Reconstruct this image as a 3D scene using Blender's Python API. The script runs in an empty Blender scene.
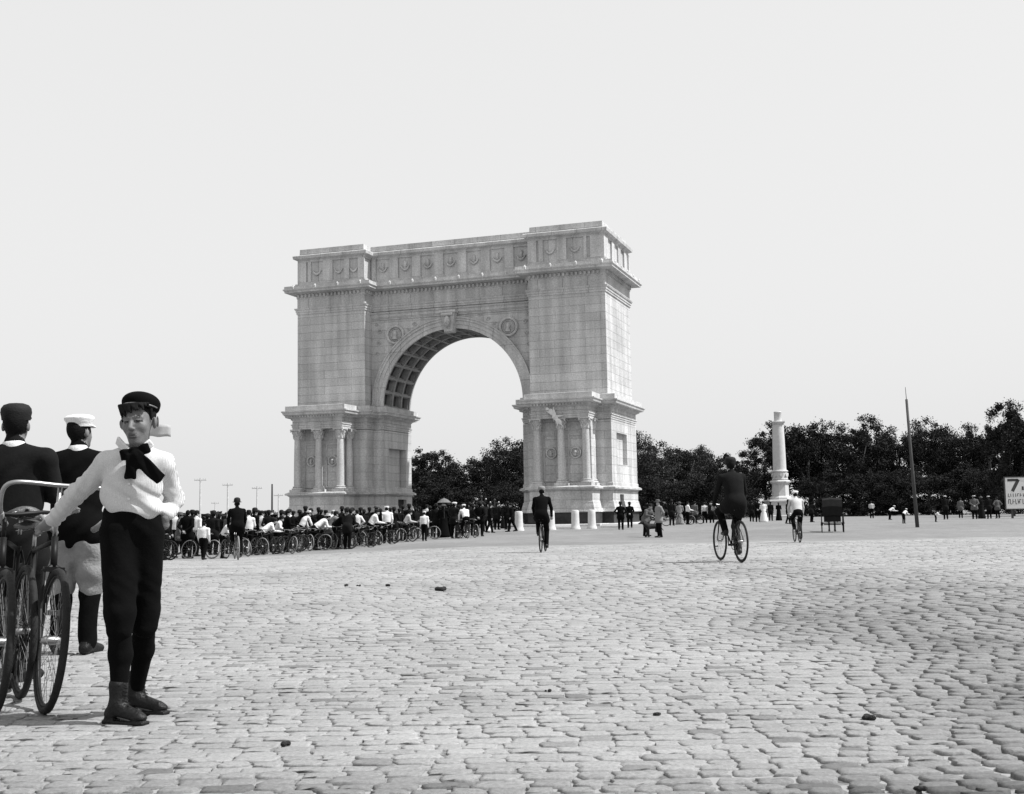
import bpy, bmesh, math, random
import numpy as np
from math import sin, cos, pi, radians as R
from mathutils import Vector, Matrix
random.seed(7); rng = np.random.default_rng(7)
scene = bpy.context.scene
COL = scene.collection

# ---------------------------------------------------------------- camera
F_PX, PITCH, ROLL, CAM_H = 1200.0, 0.098, -0.017, 0.93
cam_d = bpy.data.cameras.new('camera'); cam = bpy.data.objects.new('camera', cam_d); COL.objects.link(cam)
cam_d.sensor_width = 36.0; cam_d.lens = F_PX/1024*36; cam_d.clip_start = .05; cam_d.clip_end = 9000
fw = Vector((0, cos(PITCH), sin(PITCH))); up0 = Vector((0, -sin(PITCH), cos(PITCH))); rt0 = Vector((1, 0, 0))
rt = rt0*cos(ROLL) + up0*sin(ROLL); up = -sin(ROLL)*rt0 + up0*cos(ROLL)
cam.matrix_world = Matrix(((rt.x, up.x, -fw.x, 0), (rt.y, up.y, -fw.y, 0), (rt.z, up.z, -fw.z, CAM_H), (0, 0, 0, 1)))
scene.camera = cam

def sstep(t):
    t = min(1, max(0, t)); return t*t*(3-2*t)
def gz(x, y):
    """gentle fall and rise of the plaza"""
    a = .2 + .26*sstep((-x-1)/10)
    z = -a*sstep((y-20)/26)*(1-sstep((y-60)/24))
    z += .05*math.exp(-((x-3.8)**2/9+(y-21)**2/22))
    return z
def px_to_x(px, d, z=None):
    """world X of the spot at distance d that lies on the sight line column px"""
    X = 0.0
    for _ in range(12):
        P = Vector((X, d, (gz(X, d) if z is None else z)-CAM_H))
        q = 512+F_PX*P.dot(rt)/P.dot(fw); X -= (q-px)*d/F_PX
    return X
def spot(px, d):
    x = px_to_x(px, d); return (x, d, gz(x, d))

# ---------------------------------------------------------------- object helpers
def link(o, parent=None):
    COL.objects.link(o)
    if parent is not None: o.parent = parent
    return o
def tag(o, label=None, cat=None, group=None, kind=None):
    if label: o['label'] = label
    if cat: o['category'] = cat
    if group: o['group'] = group
    if kind: o['kind'] = kind
    return o
def empty(name, loc=(0, 0, 0), rz=0, label=None, cat=None, group=None):
    o = bpy.data.objects.new(name, None); o.location = loc; o.rotation_euler = (0, 0, rz); o.empty_display_size = .2
    link(o); return tag(o, label, cat, group)

class MB:
    def __init__(s): s.v = []; s.f = []; s.m = []
    def add(s, vs, fs, mat=0):
        n = len(s.v); s.v += [tuple(p) for p in vs]; s.f += [tuple(i+n for i in f) for f in fs]; s.m += [mat]*len(fs)
    def box(s, a, b, mat=0, rot=None, piv=None):
        x0, y0, z0 = a; x1, y1, z1 = b
        vs = [(x0, y0, z0), (x1, y0, z0), (x1, y1, z0), (x0, y1, z0), (x0, y0, z1), (x1, y0, z1), (x1, y1, z1), (x0, y1, z1)]
        if rot is not None:
            c = Vector(piv) if piv is not None else Vector(((x0+x1)/2, (y0+y1)/2, (z0+z1)/2))
            vs = [tuple(rot @ (Vector(p)-c)+c) for p in vs]
        s.add(vs, [(0, 3, 2, 1), (4, 5, 6, 7), (0, 1, 5, 4), (1, 2, 6, 5), (2, 3, 7, 6), (3, 0, 4, 7)], mat)
    def lathe(s, prof, c=(0, 0, 0), seg=24, mat=0, lump=None):
        n = len(prof); vs = []
        for r, z in prof:
            for k in range(seg):
                a = 2*pi*k/seg; vs.append((c[0]+r*cos(a), c[1]+r*sin(a), c[2]+z))
        fs = []
        for i in range(n-1):
            for k in range(seg):
                k2 = (k+1) % seg; fs.append((i*seg+k, i*seg+k2, (i+1)*seg+k2, (i+1)*seg+k))
        fs.append(tuple(range(seg-1, -1, -1))); fs.append(tuple((n-1)*seg+k for k in range(seg)))
        s.add(vs, fs, mat)
    def tube(s, pts, rad, seg=8, mat=0, closed=False):
        pts = [Vector(p) for p in pts]; n = len(pts)
        if not hasattr(rad, '__len__'): rad = [rad]*n
        vs = []; nrm = None
        for i in range(n):
            if closed: t = pts[(i+1) % n]-pts[i-1]
            else: t = pts[min(i+1, n-1)]-pts[max(i-1, 0)]
            t.normalize()
            if nrm is None:
                nrm = t.orthogonal().normalized()
                if closed and abs(t.x) < .99: nrm = (Vector((1, 0, 0))-t*t.x).normalized()
            else: nrm = (nrm-t*nrm.dot(t)).normalized()
            b = t.cross(nrm)
            for k in range(seg):
                a = 2*pi*k/seg; vs.append(pts[i]+(nrm*cos(a)+b*sin(a))*rad[i])
        fs = []
        for i in range(n if closed else n-1):
            j = (i+1) % n
            for k in range(seg):
                k2 = (k+1) % seg; fs.append((i*seg+k, i*seg+k2, j*seg+k2, j*seg+k))
        if not closed: fs.append(tuple(range(seg-1, -1, -1))); fs.append(tuple((n-1)*seg+k for k in range(seg)))
        s.add(vs, fs, mat)
    def ring(s, outline, prof, cap=True, mat=0):
        """walls and mouldings round a plan outline (counter-clockwise), prof = [(offset, z), ...] from bottom to top"""
        n = len(outline); P = [Vector(p) for p in outline]; dirs = []
        for i in range(n):
            e0 = (P[i]-P[i-1]).normalized(); e1 = (P[(i+1) % n]-P[i]).normalized()
            n0 = Vector((e0.y, -e0.x)); n1 = Vector((e1.y, -e1.x)); m = n0+n1
            dirs.append(m/(1+n0.dot(n1)))
        vs = []
        for o, z in prof:
            for i in range(n): q = P[i]+dirs[i]*o; vs.append((q.x, q.y, z))
        fs = []
        for j in range(len(prof)-1):
            for i in range(n):
                k = (i+1) % n; fs.append((j*n+i, j*n+k, (j+1)*n+k, (j+1)*n+i))
        if cap:
            fs.append(tuple(range(n-1, -1, -1))); b = (len(prof)-1)*n; fs.append(tuple(b+i for i in range(n)))
        s.add(vs, fs, mat)
    def mesh(s, name, smooth=False):
        me = bpy.data.meshes.new(name); me.from_pydata(s.v, [], s.f); me.update()
        if any(s.m): me.polygons.foreach_set('material_index', s.m)
        if smooth: me.polygons.foreach_set('use_smooth', [True]*len(me.polygons))
        return me
    def build(s, name, mats, parent=None, smooth=False, auto=None):
        me = s.mesh(name, smooth or auto is not None)
        for m in (mats if isinstance(mats, (list, tuple)) else [mats]): me.materials.append(m)
        if auto is not None: me.set_sharp_from_angle(angle=R(auto))
        o = bpy.data.objects.new(name, me); return link(o, parent)

# ---------------------------------------------------------------- materials (a black and white plate: every colour is a grey)
def nodes(name):
    m = bpy.data.materials.new(name); m.use_nodes = True; nt = m.node_tree
    return m, nt, nt.nodes['Principled BSDF']
def N(nt, t, **k):
    n = nt.nodes.new(t)
    for a, b in k.items():
        if a in n.inputs: n.inputs[a].default_value = b
        else: setattr(n, a, b)
    return n
def G(v): return (v, v, v, 1)
def plain(name, v, rough=.8, var=.25, scale=8.0, bump=.0, metal=0, coord='Object', spec=.3, bscale=None, stretch=None):
    """a grey with soft uneven wear and a little bump"""
    m, nt, b = nodes(name); L = nt.links.new
    tc = N(nt, 'ShaderNodeTexCoord'); src = tc.outputs[coord]
    if stretch:
        mp = N(nt, 'ShaderNodeMapping'); mp.inputs['Scale'].default_value = stretch; L(src, mp.inputs[0]); src = mp.outputs[0]
    no = N(nt, 'ShaderNodeTexNoise', Scale=scale, Detail=6.0, Roughness=.65); L(src, no.inputs['Vector'])
    rp = N(nt, 'ShaderNodeMapRange'); rp.inputs['From Min'].default_value = .25; rp.inputs['From Max'].default_value = .75
    rp.inputs['To Min'].default_value = v*(1-var); rp.inputs['To Max'].default_value = v*(1+var)
    L(no.outputs['Fac'], rp.inputs['Value']); L(rp.outputs[0], b.inputs['Base Color'])
    b.inputs['Roughness'].default_value = rough; b.inputs['Metallic'].default_value = metal
    b.inputs['Specular IOR Level'].default_value = spec
    if bump:
        n2 = N(nt, 'ShaderNodeTexNoise', Scale=bscale or scale*4, Detail=5.0); L(src, n2.inputs['Vector'])
        bp = N(nt, 'ShaderNodeBump', Strength=bump, Distance=.02); L(n2.outputs['Fac'], bp.inputs['Height']); L(bp.outputs[0], b.inputs['Normal'])
    return m

def ashlar(name, v, course=.68, length=1.55, joint=.35, seed=0.0, plainwall=False):
    """granite blocks: courses with staggered joints, each block its own tone, speckle, rain streaks"""
    m, nt, b = nodes(name); L = nt.links.new
    tc = N(nt, 'ShaderNodeTexCoord'); sp = N(nt, 'ShaderNodeSeparateXYZ'); L(tc.outputs['Object'], sp.inputs[0])
    ad = N(nt, 'ShaderNodeMath', operation='ADD'); L(sp.outputs['X'], ad.inputs[0]); L(sp.outputs['Y'], ad.inputs[1])
    cb = N(nt, 'ShaderNodeCombineXYZ'); L(ad.outputs[0], cb.inputs['X']); L(sp.outputs['Z'], cb.inputs['Y'])
    cb.inputs['Z'].default_value = seed
    br = N(nt, 'ShaderNodeTexBrick', Scale=1.0); L(cb.outputs[0], br.inputs['Vector'])
    br.offset = .5; br.inputs['Brick Width'].default_value = length; br.inputs['Row Height'].default_value = course
    br.inputs['Mortar Size'].default_value = .018; br.inputs['Mortar Smooth'].default_value = .3; br.inputs['Bias'].default_value = 0
    br.inputs['Color1'].default_value = G(v*.93); br.inputs['Color2'].default_value = G(v*1.07); br.inputs['Mortar'].default_value = G(v*joint)
    sc = N(nt, 'ShaderNodeTexNoise', Scale=9.0, Detail=8.0, Roughness=.8); L(tc.outputs['Object'], sc.inputs['Vector'])
    la = N(nt, 'ShaderNodeTexNoise', Scale=.45, Detail=4.0); L(tc.outputs['Object'], la.inputs['Vector'])
    mp = N(nt, 'ShaderNodeMapping'); mp.inputs['Scale'].default_value = (1.6, 1.6, .12); L(tc.outputs['Object'], mp.inputs[0])
    st = N(nt, 'ShaderNodeTexNoise', Scale=1.0, Detail=5.0); L(mp.outputs[0], st.inputs['Vector'])
    def mr(src, a0, a1, lo=.3, hi=.7):
        r = N(nt, 'ShaderNodeMapRange'); r.inputs['From Min'].default_value = lo; r.inputs['From Max'].default_value = hi
        r.inputs['To Min'].default_value = a0; r.inputs['To Max'].default_value = a1; L(src, r.inputs['Value']); return r.outputs[0]
    f = None
    for s_ in (mr(sc.outputs['Fac'], .6, 1.34), mr(la.outputs['Fac'], .88, 1.1), mr(st.outputs['Fac'], .76, 1.12)):
        if f is None: f = s_
        else:
            mu = N(nt, 'ShaderNodeMath', operation='MULTIPLY'); L(f, mu.inputs[0]); L(s_, mu.inputs[1]); f = mu.outputs[0]
    vm = N(nt, 'ShaderNodeVectorMath', operation='SCALE')
    if plainwall: vm.inputs[0].default_value = (v, v, v)
    else: L(br.outputs['Color'], vm.inputs[0])
    L(f, vm.inputs['Scale']); L(vm.outputs[0], b.inputs['Base Color']); b.inputs['Roughness'].default_value = .9
    b.inputs['Specular IOR Level'].default_value = .2
    mx = N(nt, 'ShaderNodeMath', operation='MULTIPLY_ADD'); L(sc.outputs['Fac'], mx.inputs[0]); mx.inputs[1].default_value = .5
    inv = N(nt, 'ShaderNodeMath', operation='MULTIPLY'); L(br.outputs['Fac'], inv.inputs[0]); inv.inputs[1].default_value = 0.0 if plainwall else -1.2
    L(inv.outputs[0], mx.inputs[2])
    bp = N(nt, 'ShaderNodeBump', Strength=.6, Distance=.03); L(mx.outputs[0], bp.inputs['Height']); L(bp.outputs[0], b.inputs['Normal'])
    return m

M = {}
M['granite'] = ashlar('granite_ashlar', .49, length=2.6, joint=.7)
M['granite_smooth'] = ashlar('granite_dressed', .50, plainwall=True)
M['granite_trim'] = ashlar('granite_trim', .48, course=3.0, length=2.1, joint=.5)
M['foundation'] = plain('foundation_boards', .035, .9, .5, 2.0, .4)
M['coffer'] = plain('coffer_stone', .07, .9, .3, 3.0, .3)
M['dark_opening'] = plain('dark_opening', .03, .9, .2)
M['post_stone'] = plain('post_stone', .5, .85, .12, 5.0, .3)
M['monument'] = plain('monument_granite', .5, .85, .12, 3.0, .3)
M['leaf'] = plain('leaf', .026, .9, .4, .5, 0, coord='Object', spec=.03)
M['leaf_b'] = plain('leaf_light', .045, .9, .4, .5, 0, coord='Object', spec=.03)
M['bark'] = plain('bark', .07, .9, .4, 6.0, .8, stretch=(4, 4, .6))
M['pole'] = plain('weathered_wood', .06, .9, .4, 3.0, .5, stretch=(6, 6, .4))
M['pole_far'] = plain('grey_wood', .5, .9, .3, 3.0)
M['skin'] = plain('skin', .145, .6, .2, 30.0, .12, bscale=160)
M['skin_far'] = plain('skin_tanned', .3, .6, .1, 20.0)
M['lip'] = plain('lip', .075, .5, .1)
M['eye'] = plain('eye_dark', .02, .2, .1)
M['hair'] = plain('brown_hair', .011, .8, .4, 60.0, .3, stretch=(3, 3, .6), spec=.08)
M['hair_dark'] = plain('dark_hair', .006, .8, .3, 30.0, .3, bscale=90, spec=.08)
M['wool_black'] = plain('black_wool', .0035, .95, .3, 14.0, .12, bscale=60, spec=.06)
M['wool_dark'] = plain('dark_wool', .007, .95, .35, 12.0, .12, bscale=60, spec=.12)
M['wool_grey'] = plain('grey_wool', .09, .95, .25, 12.0, .4)
M['wool_light'] = plain('light_tweed', .2, .95, .2, 14.0, .4)
M['cotton'] = plain('white_cotton', .62, .85, .08, 8.0, .3, bscale=50)
M['cotton_grey'] = plain('grey_cotton', .42, .85, .12, 8.0, .3)
M['straw'] = plain('straw', .5, .8, .15, 20.0, .3)
M['felt_black'] = plain('black_felt', .005, .8, .3, 20.0, .2)
M['leather'] = plain('black_leather', .006, .48, .4, 16.0, .4, bscale=60, spec=.25)
M['leather_brown'] = plain('saddle_leather', .06, .45, .3, 16.0, .3, spec=.5)
M['enamel'] = plain('black_enamel', .006, .5, .3, 10.0, spec=.2)
M['nickel'] = plain('nickel', .35, .4, .15, 20.0, metal=1)
M['dull_steel'] = plain('dull_steel', .14, .6, .3, 20.0)
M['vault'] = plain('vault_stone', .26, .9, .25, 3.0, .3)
M['hood'] = plain('hood_cloth', .012, .9, .3, 6.0, .2, spec=.1)
M['tyre'] = plain('dusty_rubber', .012, .8, .4, 12.0, .3)
M['tyre_pale'] = plain('pale_rubber', .22, .8, .25, 12.0, .3)
M['cork'] = plain('cork_grip', .2, .8, .3, 40.0, .3)
M['flag'] = plain('pale_bunting', .36, .9, .15, 4.0)
M['glass_white'] = plain('milk_glass', .45, .2, .03)
M['iron'] = plain('iron', .03, .5, .3, 8.0)
M['board'] = plain('sign_board', .62, .8, .1, 3.0)
M['ink'] = plain('sign_lettering', .05, .7, .2)
M['dung'] = plain('dung', .025, .95, .5, 30.0, 1.0)
M['dog'] = plain('dog_fur', .012, .8, .3, 25.0, .7, bscale=120)
M['horse'] = plain('horse_coat', .03, .6, .3, 6.0, .2)
# striped, lightly woven shirt cloth
def shirt_mat():
    m, nt, b = nodes('striped_shirt'); L = nt.links.new
    tc = N(nt, 'ShaderNodeTexCoord')
    no = N(nt, 'ShaderNodeTexNoise', Scale=14.0, Detail=3.0); L(tc.outputs['Object'], no.inputs['Vector'])
    mp = N(nt, 'ShaderNodeMapping'); mp.inputs['Scale'].default_value = (1, .6, .25); L(tc.outputs['Object'], mp.inputs[0])
    mixv = N(nt, 'ShaderNodeVectorMath', operation='MULTIPLY_ADD'); L(no.outputs['Color'], mixv.inputs[0]); mixv.inputs[1].default_value = (.012, .012, .012); L(mp.outputs[0], mixv.inputs[2])
    wv = N(nt, 'ShaderNodeTexWave', Scale=62.0, Distortion=2.5, Detail=2.0); wv.bands_direction = 'X'; L(mixv.outputs[0], wv.inputs['Vector'])
    sp = N(nt, 'ShaderNodeTexNoise', Scale=260.0, Detail=3.0); L(tc.outputs['Object'], sp.inputs['Vector'])
    r = N(nt, 'ShaderNodeValToRGB'); r.color_ramp.elements[0].color = G(.36); r.color_ramp.elements[0].position = .15
    r.color_ramp.elements[1].color = G(.6); r.color_ramp.elements[1].position = .62; L(wv.outputs['Fac'], r.inputs[0])
    mr = N(nt, 'ShaderNodeMapRange'); mr.inputs['From Min'].default_value = .3; mr.inputs['From Max'].default_value = .7
    mr.inputs['To Min'].default_value = .84; mr.inputs['To Max'].default_value = 1.12; L(sp.outputs['Fac'], mr.inputs['Value'])
    vm = N(nt, 'ShaderNodeVectorMath', operation='SCALE'); L(r.outputs[0], vm.inputs[0]); L(mr.outputs[0], vm.inputs['Scale']); L(vm.outputs[0], b.inputs['Base Color'])
    b.inputs['Roughness'].default_value = .9; b.inputs['Specular IOR Level'].default_value = .15
    n3 = N(nt, 'ShaderNodeTexNoise', Scale=22.0, Detail=4.0); L(tc.outputs['Object'], n3.inputs['Vector'])
    bp = N(nt, 'ShaderNodeBump', Strength=.22, Distance=.01); L(n3.outputs['Fac'], bp.inputs['Height']); L(bp.outputs[0], b.inputs['Normal'])
    return m
M['shirt'] = shirt_mat()

# ---------------------------------------------------------------- organic bodies: blended volumes turned into one skin
class Blob:
    def __init__(s, h): s.h = h; s.p = []
    def cap(s, a, b, ra, rb=None, k=.02, m=0, sq=None):
        s.p.append(('c', np.array(a, float), np.array(b, float), ra, ra if rb is None else rb, k, m)); return s
    def ell(s, c, r, k=.02, m=0, rot=None):
        s.p.append(('e', np.array(c, float), np.array(r, float), np.eye(3) if rot is None else np.array(rot), 0, k, m)); return s
    def box(s, c, r, rnd=.01, k=.01, m=0, rot=None):
        s.p.append(('b', np.array(c, float), np.array(r, float), np.eye(3) if rot is None else np.array(rot), rnd, k, m)); return s
    def cut(s, c, r, k=.01, rot=None):
        s.p.append(('x', np.array(c, float), np.array(r, float), np.eye(3) if rot is None else np.array(rot), 0, k, -1)); return s
    @staticmethod
    def dist(p, X):
        t = p[0]
        if t == 'c':
            a, b, ra, rb = p[1:5]; ab = b-a; L2 = max(ab@ab, 1e-9)
            q = np.clip(((X-a)@ab)/L2, 0, 1); d = X-(a+q[..., None]*ab)
            return np.sqrt((d*d).sum(-1))-(ra+(rb-ra)*q)
        if t in 'ex':
            Y = (X-p[1])@p[3]; r = p[2]; k0 = np.sqrt(((Y/r)**2).sum(-1)); k1 = np.sqrt(((Y/r**2)**2).sum(-1))+1e-9
            return k0*(k0-1)/k1
        Y = (X-p[1])@p[3]; q = np.abs(Y)-(p[2]-p[4]); o = np.maximum(q, 0)
        return np.sqrt((o*o).sum(-1))+np.minimum(q.max(-1), 0)-p[4]
    def bounds(s, p):
        if p[0] == 'c': lo = np.minimum(p[1]-p[3], p[2]-p[4]); hi = np.maximum(p[1]+p[3], p[2]+p[4]); lo = np.minimum(lo, np.minimum(p[1], p[2])-max(p[3], p[4])); hi = np.maximum(hi, np.maximum(p[1], p[2])+max(p[3], p[4]))
        else:
            e = np.abs(p[3])@p[2]; lo = p[1]-e; hi = p[1]+e
        mg = p[5]*1.5+2.5*s.h
        return lo-mg, hi+mg
    def mesh(s, name, mats, disp=None, crease=None):
        h = s.h; B = [s.bounds(p) for p in s.p if p[0] != 'x']
        lo = np.min([b[0] for b in B], 0)-2*h; hi = np.max([b[1] for b in B], 0)+2*h
        n = np.ceil((hi-lo)/h).astype(int)+1; F = np.full(n, .2, np.float32)
        for p in s.p:
            a, b = s.bounds(p); i0 = np.clip(((a-lo)/h).astype(int), 0, n-1); i1 = np.clip(((b-lo)/h).astype(int)+2, 1, n)
            if (i1 <= i0).any(): continue
            ax = [lo[j]+h*np.arange(i0[j], i1[j]) for j in range(3)]
            X = np.stack(np.meshgrid(*ax, indexing='ij'), -1); d = s.dist(p, X); k = p[5]
            sl = tuple(slice(i0[j], i1[j]) for j in range(3)); A = F[sl]
            if p[0] == 'x':
                w = np.clip(.5-.5*(A+d)/k, 0, 1); F[sl] = A*(1-w)+(-d)*w+k*w*(1-w)
            else:
                w = np.clip(.5+.5*(d-A)/k, 0, 1) if k > 0 else (A < d).astype(float); F[sl] = d*(1-w)+A*w-k*w*(1-w)
        if disp is not None:
            ax = [lo[j]+h*np.arange(n[j]) for j in range(3)]; idx = np.abs(F) < .06
            X = np.stack(np.meshgrid(*ax, indexing='ij'), -1)[idx]; F[idx] += disp(X).astype(np.float32)
        V, Q = surface_nets(F, lo, h)
        prims = [p for p in s.p if p[0] != 'x']
        best = np.full(len(V), 9.0); mi = np.zeros(len(V), int)
        if len(mats) > 1:
            for p in prims:
                d = s.dist(p, V); w = d < best; best[w] = d[w]; mi[w] = p[6]
        me = bpy.data.meshes.new(name)
        me.vertices.add(len(V)); me.vertices.foreach_set('co', V.astype(np.float32).ravel())
        me.loops.add(len(Q)*4); me.loops.foreach_set('vertex_index', Q.astype(np.int32).ravel())
        me.polygons.add(len(Q)); me.polygons.foreach_set('loop_start', np.arange(0, len(Q)*4, 4, dtype=np.int32))
        me.polygons.foreach_set('material_index', mi[Q[:, 0]].astype(np.int32)); me.polygons.foreach_set('use_smooth', [True]*len(Q))
        me.update(calc_edges=True); me.validate()
        for m in mats: me.materials.append(m)
        return me
    def build(s, name, mats, parent=None, disp=None):
        mats = mats if isinstance(mats, (list, tuple)) else [mats]
        return link(bpy.data.objects.new(name, s.mesh(name, mats, disp)), parent)

def surface_nets(F, lo, h):
    nx, ny, nz = F.shape; S = F < 0
    C = np.zeros((nx-1, ny-1, nz-1), np.int8)
    offs = [(i, j, k) for i in (0, 1) for j in (0, 1) for k in (0, 1)]
    for i, j, k in offs: C += S[i:nx-1+i, j:ny-1+j, k:nz-1+k]
    act = (C > 0) & (C < 8); idx = np.argwhere(act); ids = np.full(C.shape, -1, np.int64); ids[act] = np.arange(len(idx))
    acc = np.zeros((len(idx), 3)); cnt = np.zeros(len(idx))
    for a in offs:
        for ax in range(3):
            if a[ax]: continue
            b = list(a); b[ax] = 1
            ia = idx+np.array(a); ib = idx+np.array(b)
            fa = F[ia[:, 0], ia[:, 1], ia[:, 2]]; fb = F[ib[:, 0], ib[:, 1], ib[:, 2]]; w = (fa < 0) != (fb < 0)
            t = np.where(w, fa/(fa-fb+1e-12), 0); pos = np.array(a, float)[None, :]+np.zeros((len(idx), 3)); pos[:, ax] += t
            acc[w] += pos[w]; cnt[w] += 1
    V = lo+h*(idx+acc/cnt[:, None]); quads = []
    for ax in range(3):
        b, c = (ax+1) % 3, (ax+2) % 3
        s0 = [slice(None)]*3; s1 = [slice(None)]*3
        s0[ax] = slice(0, -1); s1[ax] = slice(1, None)
        x = S[tuple(s0)] != S[tuple(s1)]; e = np.argwhere(x)
        e = e[(e[:, b] > 0) & (e[:, c] > 0) & (e[:, b] < F.shape[b]-1) & (e[:, c] < F.shape[c]-1)]
        inside = S[e[:, 0], e[:, 1], e[:, 2]]
        def at(db, dc):
            q = e.copy(); q[:, b] += db; q[:, c] += dc; return ids[q[:, 0], q[:, 1], q[:, 2]]
        q = np.stack([at(-1, -1), at(0, -1), at(0, 0), at(-1, 0)], 1); q[~inside] = q[~inside][:, ::-1]; quads.append(q)
    return V, np.concatenate(quads)
def rotm(rx=0, ry=0, rz=0):
    return np.array((Matrix.Rotation(rz, 3, 'Z') @ Matrix.Rotation(ry, 3, 'Y') @ Matrix.Rotation(rx, 3, 'X')))
# ================================================================ SETTING: ground and paving
def ground_mat():
    m, nt, b = nodes('plaza_ground'); L = nt.links.new
    tc = N(nt, 'ShaderNodeTexCoord'); mp = N(nt, 'ShaderNodeMapping'); mp.inputs['Scale'].default_value = (.5, 2.2, 1); L(tc.outputs['Object'], mp.inputs[0])
    n1 = N(nt, 'ShaderNodeTexNoise', Scale=2.2, Detail=9.0, Roughness=.78); L(mp.outputs[0], n1.inputs['Vector'])
    n2 = N(nt, 'ShaderNodeTexNoise', Scale=.12, Detail=4.0); L(tc.outputs['Object'], n2.inputs['Vector'])
    sp = N(nt, 'ShaderNodeSeparateXYZ'); L(tc.outputs['Object'], sp.inputs[0])
    # beyond the carriageway lies greyer rolled gravel, edge wavering a little
    wob = N(nt, 'ShaderNodeTexNoise', Scale=.3, Detail=3.0); L(tc.outputs['Object'], wob.inputs['Vector'])
    ed = N(nt, 'ShaderNodeMath', operation='MULTIPLY_ADD'); L(wob.outputs['Fac'], ed.inputs[0]); ed.inputs[1].default_value = 5.0; L(sp.outputs['Y'], ed.inputs[2])
    g1 = N(nt, 'ShaderNodeMapRange'); g1.inputs['From Min'].default_value = 45.5; g1.inputs['From Max'].default_value = 47.5; L(ed.outputs[0], g1.inputs['Value'])
    r1 = N(nt, 'ShaderNodeMapRange'); r1.inputs['From Min'].default_value = .3; r1.inputs['From Max'].default_value = .62; r1.inputs['To Min'].default_value = .12; r1.inputs['To Max'].default_value = .33; L(n1.outputs['Fac'], r1.inputs['Value'])
    r2 = N(nt, 'ShaderNodeMapRange'); r2.inputs['From Min'].default_value = .35; r2.inputs['From Max'].default_value = .65; r2.inputs['To Min'].default_value = .88; r2.inputs['To Max'].default_value = 1.08; L(n2.outputs['Fac'], r2.inputs['Value'])
    r3 = N(nt, 'ShaderNodeMapRange'); r3.inputs['To Min'].default_value = 1.0; r3.inputs['To Max'].default_value = .7; L(g1.outputs[0], r3.inputs['Value'])
    a = N(nt, 'ShaderNodeMath', operation='MULTIPLY'); L(r1.outputs[0], a.inputs[0]); L(r2.outputs[0], a.inputs[1])
    c = N(nt, 'ShaderNodeMath', operation='MULTIPLY'); L(a.outputs[0], c.inputs[0]); L(r3.outputs[0], c.inputs[1])
    L(c.outputs[0], b.inputs['Base Color']); b.inputs['Roughness'].default_value = .9; b.inputs['Specular IOR Level'].default_value = .2
    bp = N(nt, 'ShaderNodeBump', Strength=.5, Distance=.02); L(n1.outputs['Fac'], bp.inputs['Height']); L(bp.outputs[0], b.inputs['Normal'])
    return m
def sand_mat():
    m, nt, b = nodes('joint_sand'); L = nt.links.new
    tc = N(nt, 'ShaderNodeTexCoord'); n1 = N(nt, 'ShaderNodeTexNoise', Scale=3.2, Detail=6.0, Roughness=.7); L(tc.outputs['Object'], n1.inputs['Vector'])
    r1 = N(nt, 'ShaderNodeMapRange'); r1.inputs['From Min'].default_value = .38; r1.inputs['From Max'].default_value = .52; r1.inputs['To Min'].default_value = .045; r1.inputs['To Max'].default_value = .25; L(n1.outputs['Fac'], r1.inputs['Value'])
    L(r1.outputs[0], b.inputs['Base Color']); b.inputs['Roughness'].default_value = .95; return m
def stone_mat():
    m, nt, b = nodes('paving_stone'); L = nt.links.new
    tc = N(nt, 'ShaderNodeTexCoord'); at = N(nt, 'ShaderNodeAttribute', attribute_name='tone')
    n1 = N(nt, 'ShaderNodeTexNoise', Scale=48.0, Detail=9.0, Roughness=.85); L(tc.outputs['Object'], n1.inputs['Vector'])
    n2 = N(nt, 'ShaderNodeTexNoise', Scale=.35, Detail=5.0, Roughness=.6); L(tc.outputs['Object'], n2.inputs['Vector'])
    r1 = N(nt, 'ShaderNodeMapRange'); r1.inputs['From Min'].default_value = .36; r1.inputs['From Max'].default_value = .64; r1.inputs['To Min'].default_value = .62; r1.inputs['To Max'].default_value = 1.3; L(n1.outputs['Fac'], r1.inputs['Value'])
    r2 = N(nt, 'ShaderNodeMapRange'); r2.inputs['From Min'].default_value = .35; r2.inputs['From Max'].default_value = .65; r2.inputs['To Min'].default_value = .82; r2.inputs['To Max'].default_value = 1.1; L(n2.outputs['Fac'], r2.inputs['Value'])
    a = N(nt, 'ShaderNodeMath', operation='MULTIPLY'); L(r1.outputs[0], a.inputs[0]); L(r2.outputs[0], a.inputs[1])
    c = N(nt, 'ShaderNodeMath', operation='MULTIPLY'); L(a.outputs[0], c.inputs[0]); L(at.outputs['Fac'], c.inputs[1])
    L(c.outputs[0], b.inputs['Base Color']); b.inputs['Roughness'].default_value = .75; b.inputs['Specular IOR Level'].default_value = .35
    bp = N(nt, 'ShaderNodeBump', Strength=.55, Distance=.006); L(n1.outputs['Fac'], bp.inputs['Height']); L(bp.outputs[0], b.inputs['Normal'])
    return m
def noise2(x, y, seed=0):
    """smooth value noise"""
    xi, yi = math.floor(x), math.floor(y); fx, fy = x-xi, y-yi; fx = fx*fx*(3-2*fx); fy = fy*fy*(3-2*fy)
    def hsh(a, b): v = math.sin(a*127.1+b*311.7+seed*74.7)*43758.5453; return v-math.floor(v)
    return (hsh(xi, yi)*(1-fx)+hsh(xi+1, yi)*fx)*(1-fy)+(hsh(xi, yi+1)*(1-fx)+hsh(xi+1, yi+1)*fx)*fy

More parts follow.
